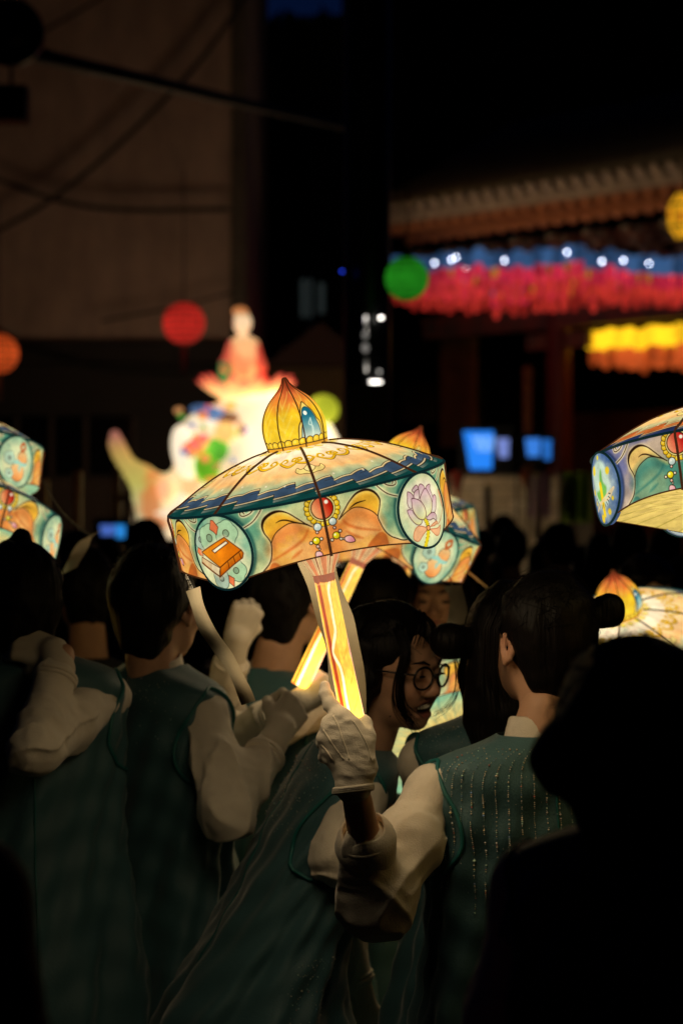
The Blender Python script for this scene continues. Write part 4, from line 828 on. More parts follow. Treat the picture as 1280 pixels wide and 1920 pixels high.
stm = [mat('pale_stone_%d' % k, c_, .85, noise=.35, nscale=7, bump=.5, bscale=30) for k, c_ in enumerate(((.72, .58, .42), (.64, .50, .34), (.76, .63, .47)))]
sms = [raw_mesh('stone', *box((0, 0, 0), (.268, .06, .118)), False) for _ in stm]
for me, m in zip(sms, stm): me.materials.append(m)
for r in range(int(zt / .13)):
    for c_ in range(int((x1 - x0) / .28)): link('stone', sms[int(RNG.integers(3))], None, sw, (x0 - o_[0] + .14 + c_ * .28 + (.14 if r % 2 else 0) * (c_ < int((x1 - x0) / .28) - 1), RNG.normal() * .006, .065 + r * .13))
def cloth(nm, px0, px1, py0, py1, Y, col, lab, es=None, tri=False):
    a, b = P(px0, py0, Y), P(px1, py1, Y); o_ = np.array(((a[0] + b[0]) / 2, Y, 0)); V = []
    for t in np.linspace(0, 1, 12):
        for s_ in np.linspace(0, 1, 16):
            ss = .5 + (s_ - .5) * (1 - t) if tri else s_
            V.append((a[0] + (b[0] - a[0]) * ss, Y + .05 * math.sin(s_ * 16 + t), a[2] + (b[2] - a[2]) * t))
    V = np.array(V); e = empty(nm, o_, lab, nm.split('_')[-1]); part('sheet', np.concatenate([V, V + (0, .012, 0)]), [np.concatenate([grid_faces(12, 16), grid_faces(12, 16)[:, ::-1] + len(V)])], mat(lab[:12].strip().replace(' ', '_'), col, .8, noise=.3), e, o_)
    part('pole', *tube([(a[0] - .02, Y, 0), (a[0] - .02, Y, a[2] + .03)], .014, 6), blk, e, o_); return e
cloth('hanging_cloth', 1052, 1106, 884, 980, 26.8, (.22, .40, .03), 'bright green cloth hanging beside the lit stone wall'); cloth('hanging_cloth', 992, 1032, 888, 970, 26.6, (.28, .14, .22), 'dull purple cloth hanging over the lit stone wall'); cloth('pennant_flag', 842, 872, 884, 938, 26.0, (.42, .05, .03), 'small red pennant on the left end of the lit stone wall', tri=True); cloth('pennant_flag', 972, 994, 884, 915, 26.0, (.45, .09, .03), 'small orange pennant in the middle of the lit stone wall', tri=True)
def screen(px0, px1, py0, py1, Y, lab, skew, strips):
    a, b = P(px0, py0, Y), P(px1, py1, Y); o_ = np.array(((a[0] + b[0]) / 2, Y, 0)); e = empty('video_screen', o_, lab, 'screen')
    part('housing', *bx(a[0] - .05, b[0] + .05, Y + .03, Y + .15, b[2] - .05, a[2] + .05), blk, e, o_, False); part('stand', *bx(o_[0] - .04, o_[0] + .04, Y + .05, Y + .12, 0, b[2]), blk, e, o_, False)
    for x_0, x_1, y_0, y_1, col, es in strips:
        p, q = P(x_0, y_0, Y), P(x_1, y_1, Y); sk = (q[0] - p[0]) * skew
        part('picture', np.array([(p[0], Y + .02, p[2]), (q[0], Y + .02, p[2]), (q[0] - sk * .3, Y + .02, q[2]), (p[0] + sk, Y + .02, q[2])]), [np.array([[0, 3, 2, 1]])], mat('screen_%d_%d' % (x_0, y_0), (.01, .01, .02), .3, emit=col, es=es), e, o_, False)
screen(866, 955, 806, 882, 30, 'larger blue lit screen under the gate, left one', .22, [(868, 925, 808, 880, (.02, .24, .95), 1.0), (884, 926, 818, 846, (.35, .62, 1), 1.2), (930, 954, 822, 858, (.22, .30, .75), .8)])
screen(982, 1034, 820, 864, 30, 'smaller blue lit screen under the gate, right one', .15, [(984, 1013, 822, 856, (.05, .26, .9), .8), (1017, 1033, 824, 862, (.03, .22, .8), .7)])
screen(186, 236, 982, 1012, 21, 'small blue lit screen low behind the left hand lanterns', .1, [(187, 216, 984, 1004, (.10, .22, .8), .6), (216, 235, 984, 1009, (.03, .30, .85), .8)])
# advertising panel with faintly glowing faces in the dark gap
a = P(580, 560, 40); o_ = np.array((a[0], 40, 0)); sg = empty('shop_sign', o_, 'dim pale upright sign panel in the dark gap left of the black pole', 'sign'); part('post', *tube([o_, (a[0], 40, a[2] + .4)], .05, 8), blk, sg, o_)
for dx, w, h in ((-.1, .09, .62), (.02, .06, .62), (.2, .1, .5)): part('panel', *bx(a[0] + dx - w / 2, a[0] + dx + w / 2, 39.9, 39.95, a[2] - h / 2, a[2] + h / 2), mat('dim_sign_face', (.2, .25, .25), .6, emit=(.35, .5, .5), es=.035), sg, o_, False)
# dark red booth roof behind the statue
a = P(600, 640, 33); o_ = np.array((a[0], 33, 0)); tn = empty('booth', o_, 'dark red gabled booth behind the black pole', 'booth')
part('roof', np.array([(a[0] - .75, 32.4, bz(690, 33)), (a[0] + .75, 32.4, bz(690, 33)), (a[0], 32.4, bz(610, 33)), (a[0] - .75, 34.4, bz(690, 33)), (a[0] + .75, 34.4, bz(690, 33)), (a[0], 34.4, bz(610, 33))]), [np.array([(0, 2, 5, 3), (2, 1, 4, 5), (1, 0, 3, 4)]), np.array([(0, 1, 2), (5, 4, 3)])], mat('dark_red_sheet', (.08, .03, .025), .7), tn, o_, False)
part('wall', *bx(a[0] - .7, a[0] + .7, 32.6, 34.2, 0, bz(692, 33)), mat('tan_panel', (.22, .13, .06), .8, noise=.3), tn, o_, False)
# ------------------------------------------------------------------ people
skin = mat('skin', (.62, .35, .22), .5, noise=.12, nscale=30, vcol=True, spec=.35, bump=.15, bscale=400)
hairm = mat('black_hair', (.006, .004, .0035), .5, noise=.5, nscale=40, bump=.9, bscale=120, spec=.14, stretch=(1, 1, .12))
shirt = mat('white_cotton', (.80, .72, .60), .85, noise=.12, nscale=12, bump=.25, bscale=320, sheen=.2)
glovem = mat('white_glove', (.70, .62, .50), .85, noise=.1, nscale=20, bump=.3, bscale=500, sheen=.15)
gloved = mat('glove_stitch', (.72, .64, .5), .8)
teal = mat('teal_organza', (.05, .135, .155), .6, noise=.3, nscale=3.5, bump=.25, bscale=260, sheen=.35, mixcol=(.038, .105, .125))
teal2 = mat('dark_teal_organza', (.05, .11, .12), .6, noise=.3, nscale=3.5, bump=.25, bscale=260, sheen=.3)
pipe = mat('teal_piping', (.012, .13, .13), .5)
trou = mat('dark_trousers', (.03, .035, .04), .8)
redc = mat('dark_red_coat', (.34, .02, .015), .8, noise=.3)
darkc = mat('dark_jacket', (.022, .022, .026), .8, noise=.3)
gem = mat('rhinestone', (.8, .8, .8), .3, metal=.0, vcol=True, spec=1.)
def Rot(yaw, pitch=0, roll=0):
    """columns: right, forward, up; yaw 0 looks away from the camera, 90 to the right of the photo"""
    y, p, q = map(math.radians, (yaw, pitch, roll)); f = np.array((math.sin(y) * math.cos(p), math.cos(y) * math.cos(p), math.sin(p))); r = np.array((math.cos(y), -math.sin(y), 0)); u = np.cross(r, f)
    return np.stack([r * math.cos(q) + u * math.sin(q), f, u * math.cos(q) - r * math.sin(q)], 1)
def head_sdf(s, T, R, smile=False):
    E = lambda c, r, Rl=None, **k: s.ell(T(c), r, R if Rl is None else R @ Rl, **k)
    C = lambda a, b, ra, rb=None, **k: s.cap(T(a), T(b), ra, rb, **k)
    E((0, -.012, .028), (.074, .092, .090)); E((0, .032, -.028), (.060, .056, .082), k=.03); E((0, .040, -.078), (.045, .040, .034), k=.03); C((0, .074, -.098), (0, .070, -.1), .017, k=.02)
    for x in (-1, 1):
        E((x * .036, .066, -.034), (.024, .024, .022), k=.02); E((x * .033, .098, .001), (.017, .014, .011), k=.012, sub=True); E((x * .032, .079, .0), (.0145, .0145, .012), k=.004)
        C((x * .018, .087, .019), (x * .044, .078, .021), .006, k=.012)
        Re = np.array(((.95, .3 * x, 0), (-.3 * x, .95, 0), (0, 0, 1))); E((x * .079, -.006, -.012), (.006, .019, .031), Re, k=.008); E((x * .084, -.004, -.01), (.005, .010, .018), Re, k=.006, sub=True); C((x * .074, .008, -.034), (x * .076, .004, -.042), .007, k=.006)
        E((x * .012, .097, -.036), (.0095, .010, .008), k=.006)
    C((0, .086, .012), (0, .106, -.028), .006, .010, k=.012); E((0, .108, -.032), (.011, .010, .010), k=.008)
    if smile:
        C((-.022, .086, -.058), (.022, .086, -.058), .0055, k=.008); C((-.018, .084, -.084), (.018, .084, -.084), .0065, k=.008)
        E((0, .094, -.071), (.024, .020, .0115), k=.005, sub=True)
        for x in (-1, 1): C((x * .030, .082, -.045), (x * .034, .070, -.066), .006, k=.012)
    else:
        C((-.018, .089, -.062), (.018, .089, -.062), .0055, k=.007); C((-.015, .088, -.072), (.015, .088, -.072), .006, k=.007); C((-.02, .0955, -.067), (.02, .0955, -.067), .0018, k=.003, sub=True)
def head_paint(V, T, R, H):
    L = (V - H) @ R; base = np.tile((.62, .35, .22), (len(V), 1)) * (1 + .10 * fbm(V * 30, 3, 3))[:, None]
    def mixm(m, c):
        nonlocal base; m = np.clip(m, 0, 1)[:, None]; base = base * (1 - m) + np.array(c) * m
    g = lambda c, r: np.exp(-(((L - np.array(c)) / np.array(r)) ** 2).sum(1))
    for x in (-1, 1): mixm(.45 * g((x * .04, .07, -.035), (.022, .03, .018)), (.58, .22, .15)); mixm(.4 * g((x * .08, 0, -.01), (.02, .03, .03)), (.55, .22, .14))
    mixm(.4 * g((0, .11, -.03), (.014, .02, .014)), (.58, .24, .17)); mixm(.95 * g((0, .093, -.0585), (.024, .02, .0055)), (.42, .10, .09)); mixm(.95 * g((0, .093, -.083), (.02, .02, .006)), (.45, .11, .10)); mixm(1.6 * g((0, .078, -.071), (.026, .012, .012)), (.04, .01, .01))
    return base
def hand_sdf(W, R, curl, side, s=None, thumb=.5):
    """W wrist, R columns: towards fingers, towards thumb side, back of the hand"""
    s = s or SDF(); T = lambda *v: W + R @ np.array((v[0], v[1] * side, v[2]), float)
    for yy, ln, rr in ((.030, (.042, .025, .021), .0098), (.010, (.046, .029, .022), .0100), (-.010, (.042, .027, .021), .0096), (-.029, (.033, .020, .018), .0086)):
        k = np.array((.088 - abs(yy - .008) * .28, yy, 0)); s.cap(T(0.004, yy * .62, -.004), T(*k), .0125, .0118, k=.012); a = math.radians(12 + 62 * curl); p = k; rad = rr
        for j, l in enumerate(ln):
            q = p + np.array((math.cos(a) * l, -yy * .12 * curl * (j == 0), -math.sin(a) * l)); s.cap(T(*p), T(*q), rad, rad * .93, k=.005); p = q; rad *= .93; a += math.radians((24 + 72 * curl) if j == 0 else (12 + 50 * curl))
    s.ell(T(.045, 0, -.008), (.05, .036, .015), R, k=.012)
    c = thumb; s.chain([T(.012, .022, -.008), T(.045, .046 - .006 * c, -.018 - .012 * c), T(.076 - .008 * c, .050 - .016 * c, -.028 - .026 * c), T(.098 - .02 * c, .048 - .038 * c, -.034 - .032 * c)], [.014, .0128, .0108, .0092], k=.008)
    return s
def person(label, H, yaw=0, pitch=0, roll=0, byaw=None, S=None, lean=0., arms=None, hair='up', buns=(), vest='teal', res=.013, hres=.007, smile=False, sleeve=True, gloves=True, wid=1., flare=1., group=None, noise_id=0, face=False, armhole=True, ears=True, hem=.32, shw=None, slv=1.):
    R = Rot(yaw, pitch, roll); T = lambda c: H + R @ np.asarray(c, float); by = yaw if byaw is None else byaw; Bb = Rot(by); rB, fB = Bb[:, 0], Bb[:, 1]; up = np.array((0, 0, 1.))
    N = H + R @ np.array((0, -.045, -.165))
    if S is None: S = N - up * .085 - fB * .01
    else: N = S * .35 + N * .65
    pel = S - up * .47 - fB * lean; org = np.array((pel[0], pel[1], 0.))
    J = {}
    for sd, q in (('L', -1), ('R', 1)):
        sh = S + rB * q * (shw or .165 * wid) - up * .045; a = (arms or {}).get(sd)
        if a is None: el_ = sh + rB * q * .05 - up * .27 + fB * .0; wr = el_ + fB * .07 - up * .22; a = (el_, wr)
        J[sd] = (sh, np.asarray(a[0]), np.asarray(a[1]), a[2] if len(a) > 2 else None)
    b = SDF().cap(S - rB * .09 - up * .06, S + rB * .09 - up * .06, .07, k=.04).cap(S - up * .09 + rB * .05, pel + rB * .05, .075, .09, k=.05).cap(S - up * .09 - rB * .05, pel - rB * .05, .075, .09, k=.05).ell(pel, (.155 * wid, .115, .12), Bb, k=.06).cap(N + up * .06, S, .052, .062, k=.04)
    for sd in 'LR': b.chain(J[sd][:3], [.036, .034, .026], .02)
    for q in (-1, 1):
        hip = pel + rB * q * .085 - up * .05; an = org + rB * q * .10 + up * .08; kn = (hip + an) / 2 + fB * .02; b.chain([hip, kn, an, an + fB * .14 - up * .04], [.085, .056, .04, .034], .03)
    V, F = b.mesh(res); hs = SDF(); head_sdf(hs, T, R, smile); hs.cap(H + R @ np.array((0, -.02, -.07)), N - up * .02, .050, .054, k=.025); V2, F2 = hs.mesh(hres)
    c2 = head_paint(V2, T, R, H); Va, Fa = join([(V, F), (V2, F2)])
    o = part('person', Va, Fa, skin, None, org, col=np.concatenate([np.tile((.62, .35, .22), (len(V), 1)), c2])); tag(o, label, 'person', group)
    # hair
    h = SDF()
    if hair != 'none':
        h.ell(T((0, -.022, .036)), (.087, .098, .094), R); h.ell(T((0, -.055, -.02)), (.072, .055, .075), R, k=.04)
        if hair in ('up', 'short'): h.ell(T((0, -.05, -.075)), (.052, .04, .05), R, k=.03)
        if hair == 'bob':
            for x in (-1, 1): h.chain([T((x * .078, -.02, .03)), T((x * .083, -.012, -.03)), T((x * .076, -.005, -.088))], [.034, .028, .010], .03)
            h.ell(T((0, -.06, -.06)), (.07, .045, .07), R, k=.04)
        if hair == 'long':
            for x in (-1, 1): h.chain([T((x * .078, .02, .02)), T((x * .088, .03, -.07)), T((x * .085, .02, -.17))], [.026, .024, .016], .03)
            h.ell(T((0, -.07, -.12)), (.085, .045, .12), R, k=.04)
        h.ell(T((0, .105, -.045)), (.07, .085, .10), R, k=.012, sub=True)
        if hair == 'long': h.cap(T((-.05, .078, .068)), T((.05, .078, .068)), .014, k=.02)
        for bp, br in buns: h.ell(T(bp), (br, br, br * .92), R, k=.016); h.cap(T(np.array(bp) * .72), T(bp), br * .62, br * .8, k=.014)
        lw = lambda X: 0.0035 * vnoise(((X - H) @ R) * (55, 22, 22) + noise_id, 4) + .004 * vnoise((X - H) * 40, noise_id)
        h.fn = lambda X, d: d + lw(X)
        Vh, Fh = h.mesh(hres * .9); ho = part('hair', Vh, Fh, hairm, o, org)
        st = []                                                            # loose strands
        for k in range(170 if hres < .006 else 40):
            d = nrm(RNG.normal(size=3) * (1, 1, .8) + (0, -.35, .5)); p0 = np.array((0, -.022, .036)) + d * (.086, .097, .093); tdir = nrm(np.cross(d, nrm(RNG.normal(size=3)))); ln = .03 + .06 * RNG.random(); lift = .004 + .012 * RNG.random() ** 2
            q = [p0 + tdir * ln * t + d * lift * math.sin(3 * t) - d * ln * t * t * .5 for t in np.linspace(0, 1, 6)]; st.append(tube([T(x) for x in q], np.linspace(.0009, .0003, 6), 3, False))
        part('loose_strands', *join(st), hairm, ho, org)['kind'] = 'stuff'
    if face:
        for x in (-1, 1):
            part('eye', *join([ball(T((x * .032, .0915, -.001)), (.0115, .004, .0028) if smile else (.0125, .0045, .0046), 12, 8)]), mat('dark_eye', (.01, .007, .005), .1), o, org)
            part('eyebrow', *tube([T((x * .014, .099, .022)), T((x * .03, .094, .029)), T((x * .048, .080, .024))], [.0022, .0028, .0012], 6), hairm, o, org)
        if smile: part('teeth', *join([ball(T((dx, .0885 - abs(dx) * .28, -.0660)), (.0036, .003, .0048), 8, 6) for dx in np.linspace(-.0165, .0165, 6)]), mat('teeth', (.85, .80, .70), .25), o, org)
    # long vest: a loft from the collar over the shoulders to the hem
    prof = [(.056, .064, .064), (.048, .080, .072), (.036, .112, .083), (.024, .152, .092), (.006, .190, .100), (-.03, .204, .107), (-.09, .204, .114), (-.2, .198, .118), (-.33, .196, .120), (-.47, .214, .145), (-.66, .245, .19), (-.88, .275, .225)]
    zb_ = hem - S[2]; prof = [q for q in prof if q[0] > zb_ + .03] + [(zb_, prof[-1][1] + .02, prof[-1][2] + .02)]
    pz = np.array(prof); tt = np.linspace(0, 1, 96); ki = np.linspace(0, 1, len(pz)); pp = np.stack([np.interp(tt, ki, pz[:, j]) for j in range(3)], 1); sm3 = lambda x: np.convolve(np.pad(x, 3, 'edge'), np.ones(7) / 7, 'valid'); pp = np.stack([sm3(pp[:, j]) for j in range(3)], 1)
    na = 144
    def surf(z, a_, b_, an, off=0.):
        """point on the vest at height z (over the shoulder line), angle an (0 = front, 90 deg = right)"""
        lo = np.clip(-z / .47, 0, 1); c = S + np.multiply.outer(-lo * lean, fB) + np.multiply.outer(z, up)
        f_ = np.clip((-z - .12) / .5, 0, 1); fo = f_ * flare * (.016 * np.sin(an * 5 + noise_id + 1.2 * np.sin(z * 3)) + .009 * np.sin(an * 11 + 2 * noise_id + z * 5)) + .004 * np.sin(an * 17 + z * 30 + noise_id) * np.clip(-z / .1, 0, 1) + .003 * np.sin(z * 70 + 4 * np.sin(an * 2 + noise_id))
        e = 2.3; cs_, sn_ = np.cos(an), np.sin(an); den = (np.abs(cs_) ** e + np.abs(sn_) ** e) ** (1 / e); ra, rb = a_ * wid * (1 + (flare - 1) * f_), b_ * (1 + (flare - 1) * f_) * (1 + .0 * an)
        return c + np.multiply.outer(0 * z, fB) + (sn_ / den * (ra + fo + off))[..., None] * rB + (cs_ / den * (rb + fo + off))[..., None] * fB
    an = np.arange(na) / na * 2 * math.pi; Zg, Ag = np.meshgrid(pp[:, 0], an, indexing='ij'); V = surf(Zg, np.interp(Zg, pp[::-1, 0], pp[::-1, 1]), np.interp(Zg, pp[::-1, 0], pp[::-1, 2]), Ag)
    vm = {'teal': teal, 'dteal': teal2, 'red': redc, 'dark': darkc}[vest]; vo = part('vest' if 'teal' in vest else 'coat', V.reshape(-1, 3), [grid_faces(len(pp), na, True)], vm, o, org)
    at = lambda z, an_, off=.002: surf(np.atleast_1d(np.asarray(z, float)), np.interp(z, pp[::-1, 0], pp[::-1, 1]) * np.ones_like(np.atleast_1d(z)), np.interp(z, pp[::-1, 0], pp[::-1, 2]) * np.ones_like(np.atleast_1d(z)), np.atleast_1d(np.asarray(an_, float)), off)
    if 'teal' in vest:
        for q in (-1, 1):
            ph = np.linspace(0, 2 * math.pi, 49); zz_ = -.095 + .107 * np.cos(ph); aa = q * (math.pi / 2) + .62 * np.sin(ph) * np.clip(1.15 - .3 * np.cos(ph), 0, 2); part('armhole_piping', *tube(at(zz_, aa, .003), .0042, 6, False), pipe, vo, org)
        part('seam', *tube(at(np.linspace(.05, zb_ + .02, 40), np.full(40, math.pi), .0005), .0022, 5, False), pipe, vo, org)
        part('hem_piping', *tube(at(np.full(60, zb_ + .004), np.linspace(0, 6.2832, 60), .002), .004, 5, False), pipe, vo, org)
        co = []
        for k, (zc_, rr) in enumerate(((0.0, .064), (.018, .0625), (.036, .060), (.040, .0575), (.034, .056), (0, .058))):
            a = np.arange(40) / 40 * 2 * math.pi; ax = nrm(H + R @ np.array((0, -.02, -.07)) - S); Bc = basis(ax, rB); co.append(S + ax * .040 + ax * zc_ + np.outer(np.cos(a), Bc[:, 0]) * rr + np.outer(np.sin(a), Bc[:, 1]) * rr * 1.0)
        part('collar', np.concatenate(co), [grid_faces(6, 40, True)], shirt, o, org)
    # sleeves and hands
    for sd, q in (('L', -1), ('R', 1)):
        sh, el_, wr, hd = J[sd]; 
        if sleeve:
            cf = el_ + (wr - el_) * (.72 if hd != 'roll' else .52); sr = (.95, 1, 1 + (slv - 1) * .5, slv, 1); s = SDF().chain([sh - rB * q * (.035 if shw else .045) + up * (-.012 if shw else .012), sh, sh + (el_ - sh) * .5, el_, cf], [v * m_ for v, m_ in zip((.050, .046, .052, .053, .043), sr)] if 'teal' in vest else [.06, .058, .055, .055, .045], .03)
            Bq = basis(el_ - sh, rB); Bf = basis(cf - el_, rB); am = .0105 if res < .0125 else .007
            def fn(X, d, sh=sh, el_=el_, Bq=Bq, Bf=Bf, am=am, cf=cf):
                w = np.exp(-((X - el_) ** 2).sum(-1) / .010); q1 = ((X - sh) @ Bq) * (16, 16, 9) + noise_id; q2 = ((X - el_) @ Bf) * (12, 12, 24); q3 = ((X - el_) @ Bq) * (9, 9, 28) + noise_id
                X2 = X + .012 * np.stack([vnoise(X * 14, 21), vnoise(X * 14, 22), vnoise(X * 14, 23)], -1)
                rg_ = lambda q, k: np.maximum(0, 1 - np.abs(vnoise(q, k)) * 2.6) ** 2 - .3          # narrow raised folds on flat cloth
                q1 = ((X2 - sh) @ Bq) * (13, 13, 5) + (0, 0, 3.) + noise_id; q1[..., 0] += q1[..., 2] * .6; q3 = ((X2 - el_) @ Bq) * (6, 6, 26) + noise_id
                return d - am * (.85 * rg_(q1, 5) + .95 * w * rg_(q3, 6) + .5 * w * rg_(q2, 7) + .2 * vnoise(X * 50, 8))
            s.fn = fn; Vs, Fs = s.mesh(.0042 if res < .0125 else .009); so_ = part('sleeve', Vs, Fs, shirt if 'teal' in vest else vm, o, org)
            Bf = basis(wr - el_, rB); a = np.linspace(0, 2 * math.pi, 40); rr = .0405 if 'teal' in vest else .043
            part('cuff', *join([tube(cf + nrm(wr - el_) * (.008 - .01 * k) + np.outer(np.cos(a), Bf[:, 0]) * rr + np.outer(np.sin(a), Bf[:, 1]) * rr, .005, 6, False) for k in range(2)]), shirt if 'teal' in vest else vm, so_, org)
        if hd == 'skip' or hd == 'roll': continue
        fx = nrm(wr - el_); zb2 = nrm(-fB * .3 + rB * q) ; curl, R_h = .25, None
        if isinstance(hd, dict): curl = hd.get('curl', .25); zb2 = nrm(hd.get('back', zb2)); fx = nrm(hd.get('dir', fx))
        zb2 = nrm(zb2 - fx * zb2.dot(fx)); Rh = np.stack([fx, np.cross(zb2, fx), zb2], 1)
        g = hand_sdf(wr + fx * .012, Rh, curl, 1 if sd == 'R' else -1, thumb=.25 + .7 * curl)
        if gloves: g.cap(wr - nrm(wr - el_) * .035, wr + fx * .02, .034, .030, k=.012)
        Vg, Fg = g.mesh(.0032 if res < .0125 else .005); part('glove' if gloves else 'hand', Vg, Fg, glovem if gloves else skin, o, org, col=None if gloves else np.tile((.62, .35, .22), (len(Vg), 1)))
    lt = []                                                               # trousers and shoes below the hem
    for q in (-1, 1):
        hip = pel + rB * q * .085 - up * .05; an_ = org + rB * q * .10 + up * .09; lt.append(tube([hip, (hip + an_) / 2 + fB * .015, an_], [.10, .078, .066], 14))
    part('trousers', *join(lt), trou, o, org)
    for q in (-1, 1):
        an_ = org + rB * q * .10; part('shoe', *SDF().cap(an_ + up * .05 - fB * .03, an_ + up * .035 + fB * .15, .045, .036, .02).mesh(.012), blk, o, org)
    o_at = (o, org, at, vo, T, J, S, Bb, R)
    return o_at
def octas(P_, r, cols, up_=1.3):
    P_ = np.asarray(P_); r = np.broadcast_to(r, len(P_)); d = np.array([(1, 0, 0), (-1, 0, 0), (0, 1, 0), (0, -1, 0), (0, 0, 1), (0, 0, -1)], float)
    V = (P_[:, None] + d[None] * r[:, None, None]).reshape(-1, 3); f = np.array([(0, 2, 4), (2, 1, 4), (1, 3, 4), (3, 0, 4), (2, 0, 5), (1, 2, 5), (3, 1, 5), (0, 3, 5)])
    return V, [(np.arange(len(P_))[:, None, None] * 6 + f[None]).reshape(-1, 3)], np.repeat(np.asarray(cols), 6, 0)
GEMC = np.array(((1, .92, .75), (1, .85, .5), (.7, 1, .8), (1, .3, .2), (.3, .5, 1), (1, 1, 1), (.95, .8, .6), (.6, .95, .9)))
def stones(pv, n, zr, ar, rows=None, size=.0018, name='rhinestones'):
    o, org, at, vo = pv[:4]; zs, as_ = [], []
    if rows:
        for a in np.linspace(*ar, rows):
            L = zr[0] - (zr[0] - zr[1]) * (.55 + .45 * RNG.random()); z = np.arange(zr[0], L, -.0037); z = z[RNG.random(len(z)) < .8]; zs.append(z); as_.append(np.full(len(z), a) + RNG.normal(size=len(z)) * .0012)
        zs, as_ = np.concatenate(zs), np.concatenate(as_)
    else: zs = zr[1] + (zr[0] - zr[1]) * RNG.random(n) ** .6; as_ = ar[0] + (ar[1] - ar[0]) * RNG.random(n)
    Pq = at(zs, as_, .0025); r = size * (.5 + .7 * RNG.random(len(Pq)) ** 2) * np.where(RNG.random(len(Pq)) < .04, 1.9, 1); Vq, Fq, Cq = octas(Pq, r, GEMC[RNG.choice(len(GEMC), len(Pq), p=(.3, .16, .12, .06, .06, .12, .1, .08))] * (.35 + .65 * RNG.random((len(Pq), 1))))
    part(name, Vq, Fq, gem, vo, org, False, col=Cq)['kind'] = 'stuff'
# ------------------------------------------------------------------ lanterns in the parade
lantern_proto('a', PAL_A, 1.0); lantern_proto('b', PAL_B, 1.0)
place_lantern('a', P(574, 915, 4.15), -11.3, 5.2, 5.2, 'large hand lantern showing an orange book and a purple lotus, in sharp focus', under=2.7)
place_lantern('a', P(724, 940, 5.6), 25, 2, 174, 'tilted hand lantern right behind the sharp lantern, showing an orange figure in its oval', under=2.2)
place_lantern('a', P(742, 968, 7.4), -8, 4, 60, 'hand lantern almost hidden behind the sharp lantern, only its stick end showing below')
place_lantern('a', P(850, 1340, 6.1), -6, -40, 20, 'low hand lantern with blue underside between the laughing face and the dark side bun')
place_lantern('a', P(812, 1258, 7.2), -3, 6, 70, 'hand lantern of which only the orange bud shows above the dark side bun')
place_lantern('a', P(1172, 1196, 5.9), -14, 26, 30, 'low hand lantern with pale roof beside the face with bangs on the right')
place_lantern('b', P(1366, 834, 4.2), -6, -8, 150, 'blue and violet hand lantern cut by the right edge of the photo')
place_lantern('a', P(-66, 950, 5.9), 10, -18, 212, 'lower hand lantern with orange petals cut by the left edge, above a dark head')
place_lantern('a', P(-100, 828, 6.0), 4, -9, 190, 'upper hand lantern with a round picture cut by the left edge, above another lantern')
# wish tags that hang from the lanterns
paper = mat('tag_paper', (.55, .48, .34), .8, noise=.25, nscale=9, bump=.2)
strg = mat('tag_string', (.30, .26, .2), .7)
def ribbon(pts, w, side, th=.0016, ny=5):
    p = catmull(pts, 8); side = nrm(side); V = []
    for i, c in enumerate(p):
        tw = .5 * math.sin(i * .22); sd = nrm(side + np.array((0, tw, 0)))
        for s_ in np.linspace(-1, 1, ny): V.append(c + sd * w / 2 * s_ + np.array((0, -.004 * (1 - s_ * s_), 0)))
    V = np.array(V); n = len(p); f = grid_faces(n, ny); return np.concatenate([V, V + (0, th, 0)]), [np.concatenate([f, f[:, ::-1] + len(V)])]
def wish_tag(label, cord, strip, w, side, loc):
    e = empty('wish_tag', loc, label, 'paper tag', 'paper wish tags hanging from lanterns'); cc = catmull(cord, 6)
    part('cord', *tube(cc, .0012, 5), strg, e, loc); part('paper', *ribbon(strip, w, side), paper, e, loc); part('knot', *ball(cc[-1], .004, 8, 6), strg, e, loc); return e
Q = lambda *a: [P(*x) for x in a]
tg = wish_tag('long folded paper tag on a chain under the book picture of the sharp lantern', Q((348, 1078, 4.12), (352, 1092, 4.12), (357, 1106, 4.12)), Q((362, 1104, 4.12), (372, 1140, 4.11), (388, 1180, 4.12), (410, 1212, 4.14), (432, 1244, 4.15), (452, 1284, 4.16), (466, 1318, 4.18)), .026, (1, .3, .35), P(357, 1106, 4.12))
o_ = P(357, 1106, 4.12); part('chain', *join([tube(P(349 + k * 2, 1080 + k * 4.2, 4.118) + np.outer(np.cos(np.linspace(0, 6.283, 9)), (.0016, 0, .0006)) + np.outer(np.sin(np.linspace(0, 6.283, 9)), (0, .0008 * (1 if k % 2 else -1), .0028)), .0006, 4, False) for k in range(7)]), mat('bare_steel'), tg, o_)
wish_tag('broad pale paper tag hanging behind the stick of the sharp lantern', Q((596, 1030, 4.42), (600, 1056, 4.42)), Q((590, 1048, 4.42), (610, 1106, 4.42), (631, 1170, 4.43), (647, 1240, 4.44), (654, 1340, 4.45)), .068, (1, .05, .05), P(600, 1050, 4.42))
wish_tag('pale pointed paper tag under the oval figure of the tilted lantern', Q((842, 1080, 5.4), (848, 1100, 5.4)), Q((848, 1098, 5.4), (856, 1120, 5.4), (858, 1150, 5.4), (852, 1172, 5.4)), .042, (1, .2, .1), P(848, 1100, 5.4))
wish_tag('pale crumpled paper tag on a dark cord beside the left hand lanterns', Q((82, 900, 5.8), (110, 950, 5.8), (150, 990, 5.8), (172, 1004, 5.8)), Q((182, 998, 5.8), (160, 1012, 5.8), (146, 1040, 5.8), (128, 1072, 5.8)), .05, (1, .3, .5), P(172, 1004, 5.8))
st_ = empty('thin_stick', P(880, 1075, 5.6), 'thin pale stick slanting down from the tilted lantern to the dark bun', 'stick'); part('rod', *tube(Q((872, 1068, 5.6), (930, 1116, 5.5)), .0035, 6), paper, st_, P(880, 1075, 5.6)); part('tip', *ball(P(930, 1116, 5.5), .005, 8, 6), paper, st_, P(880, 1075, 5.6))

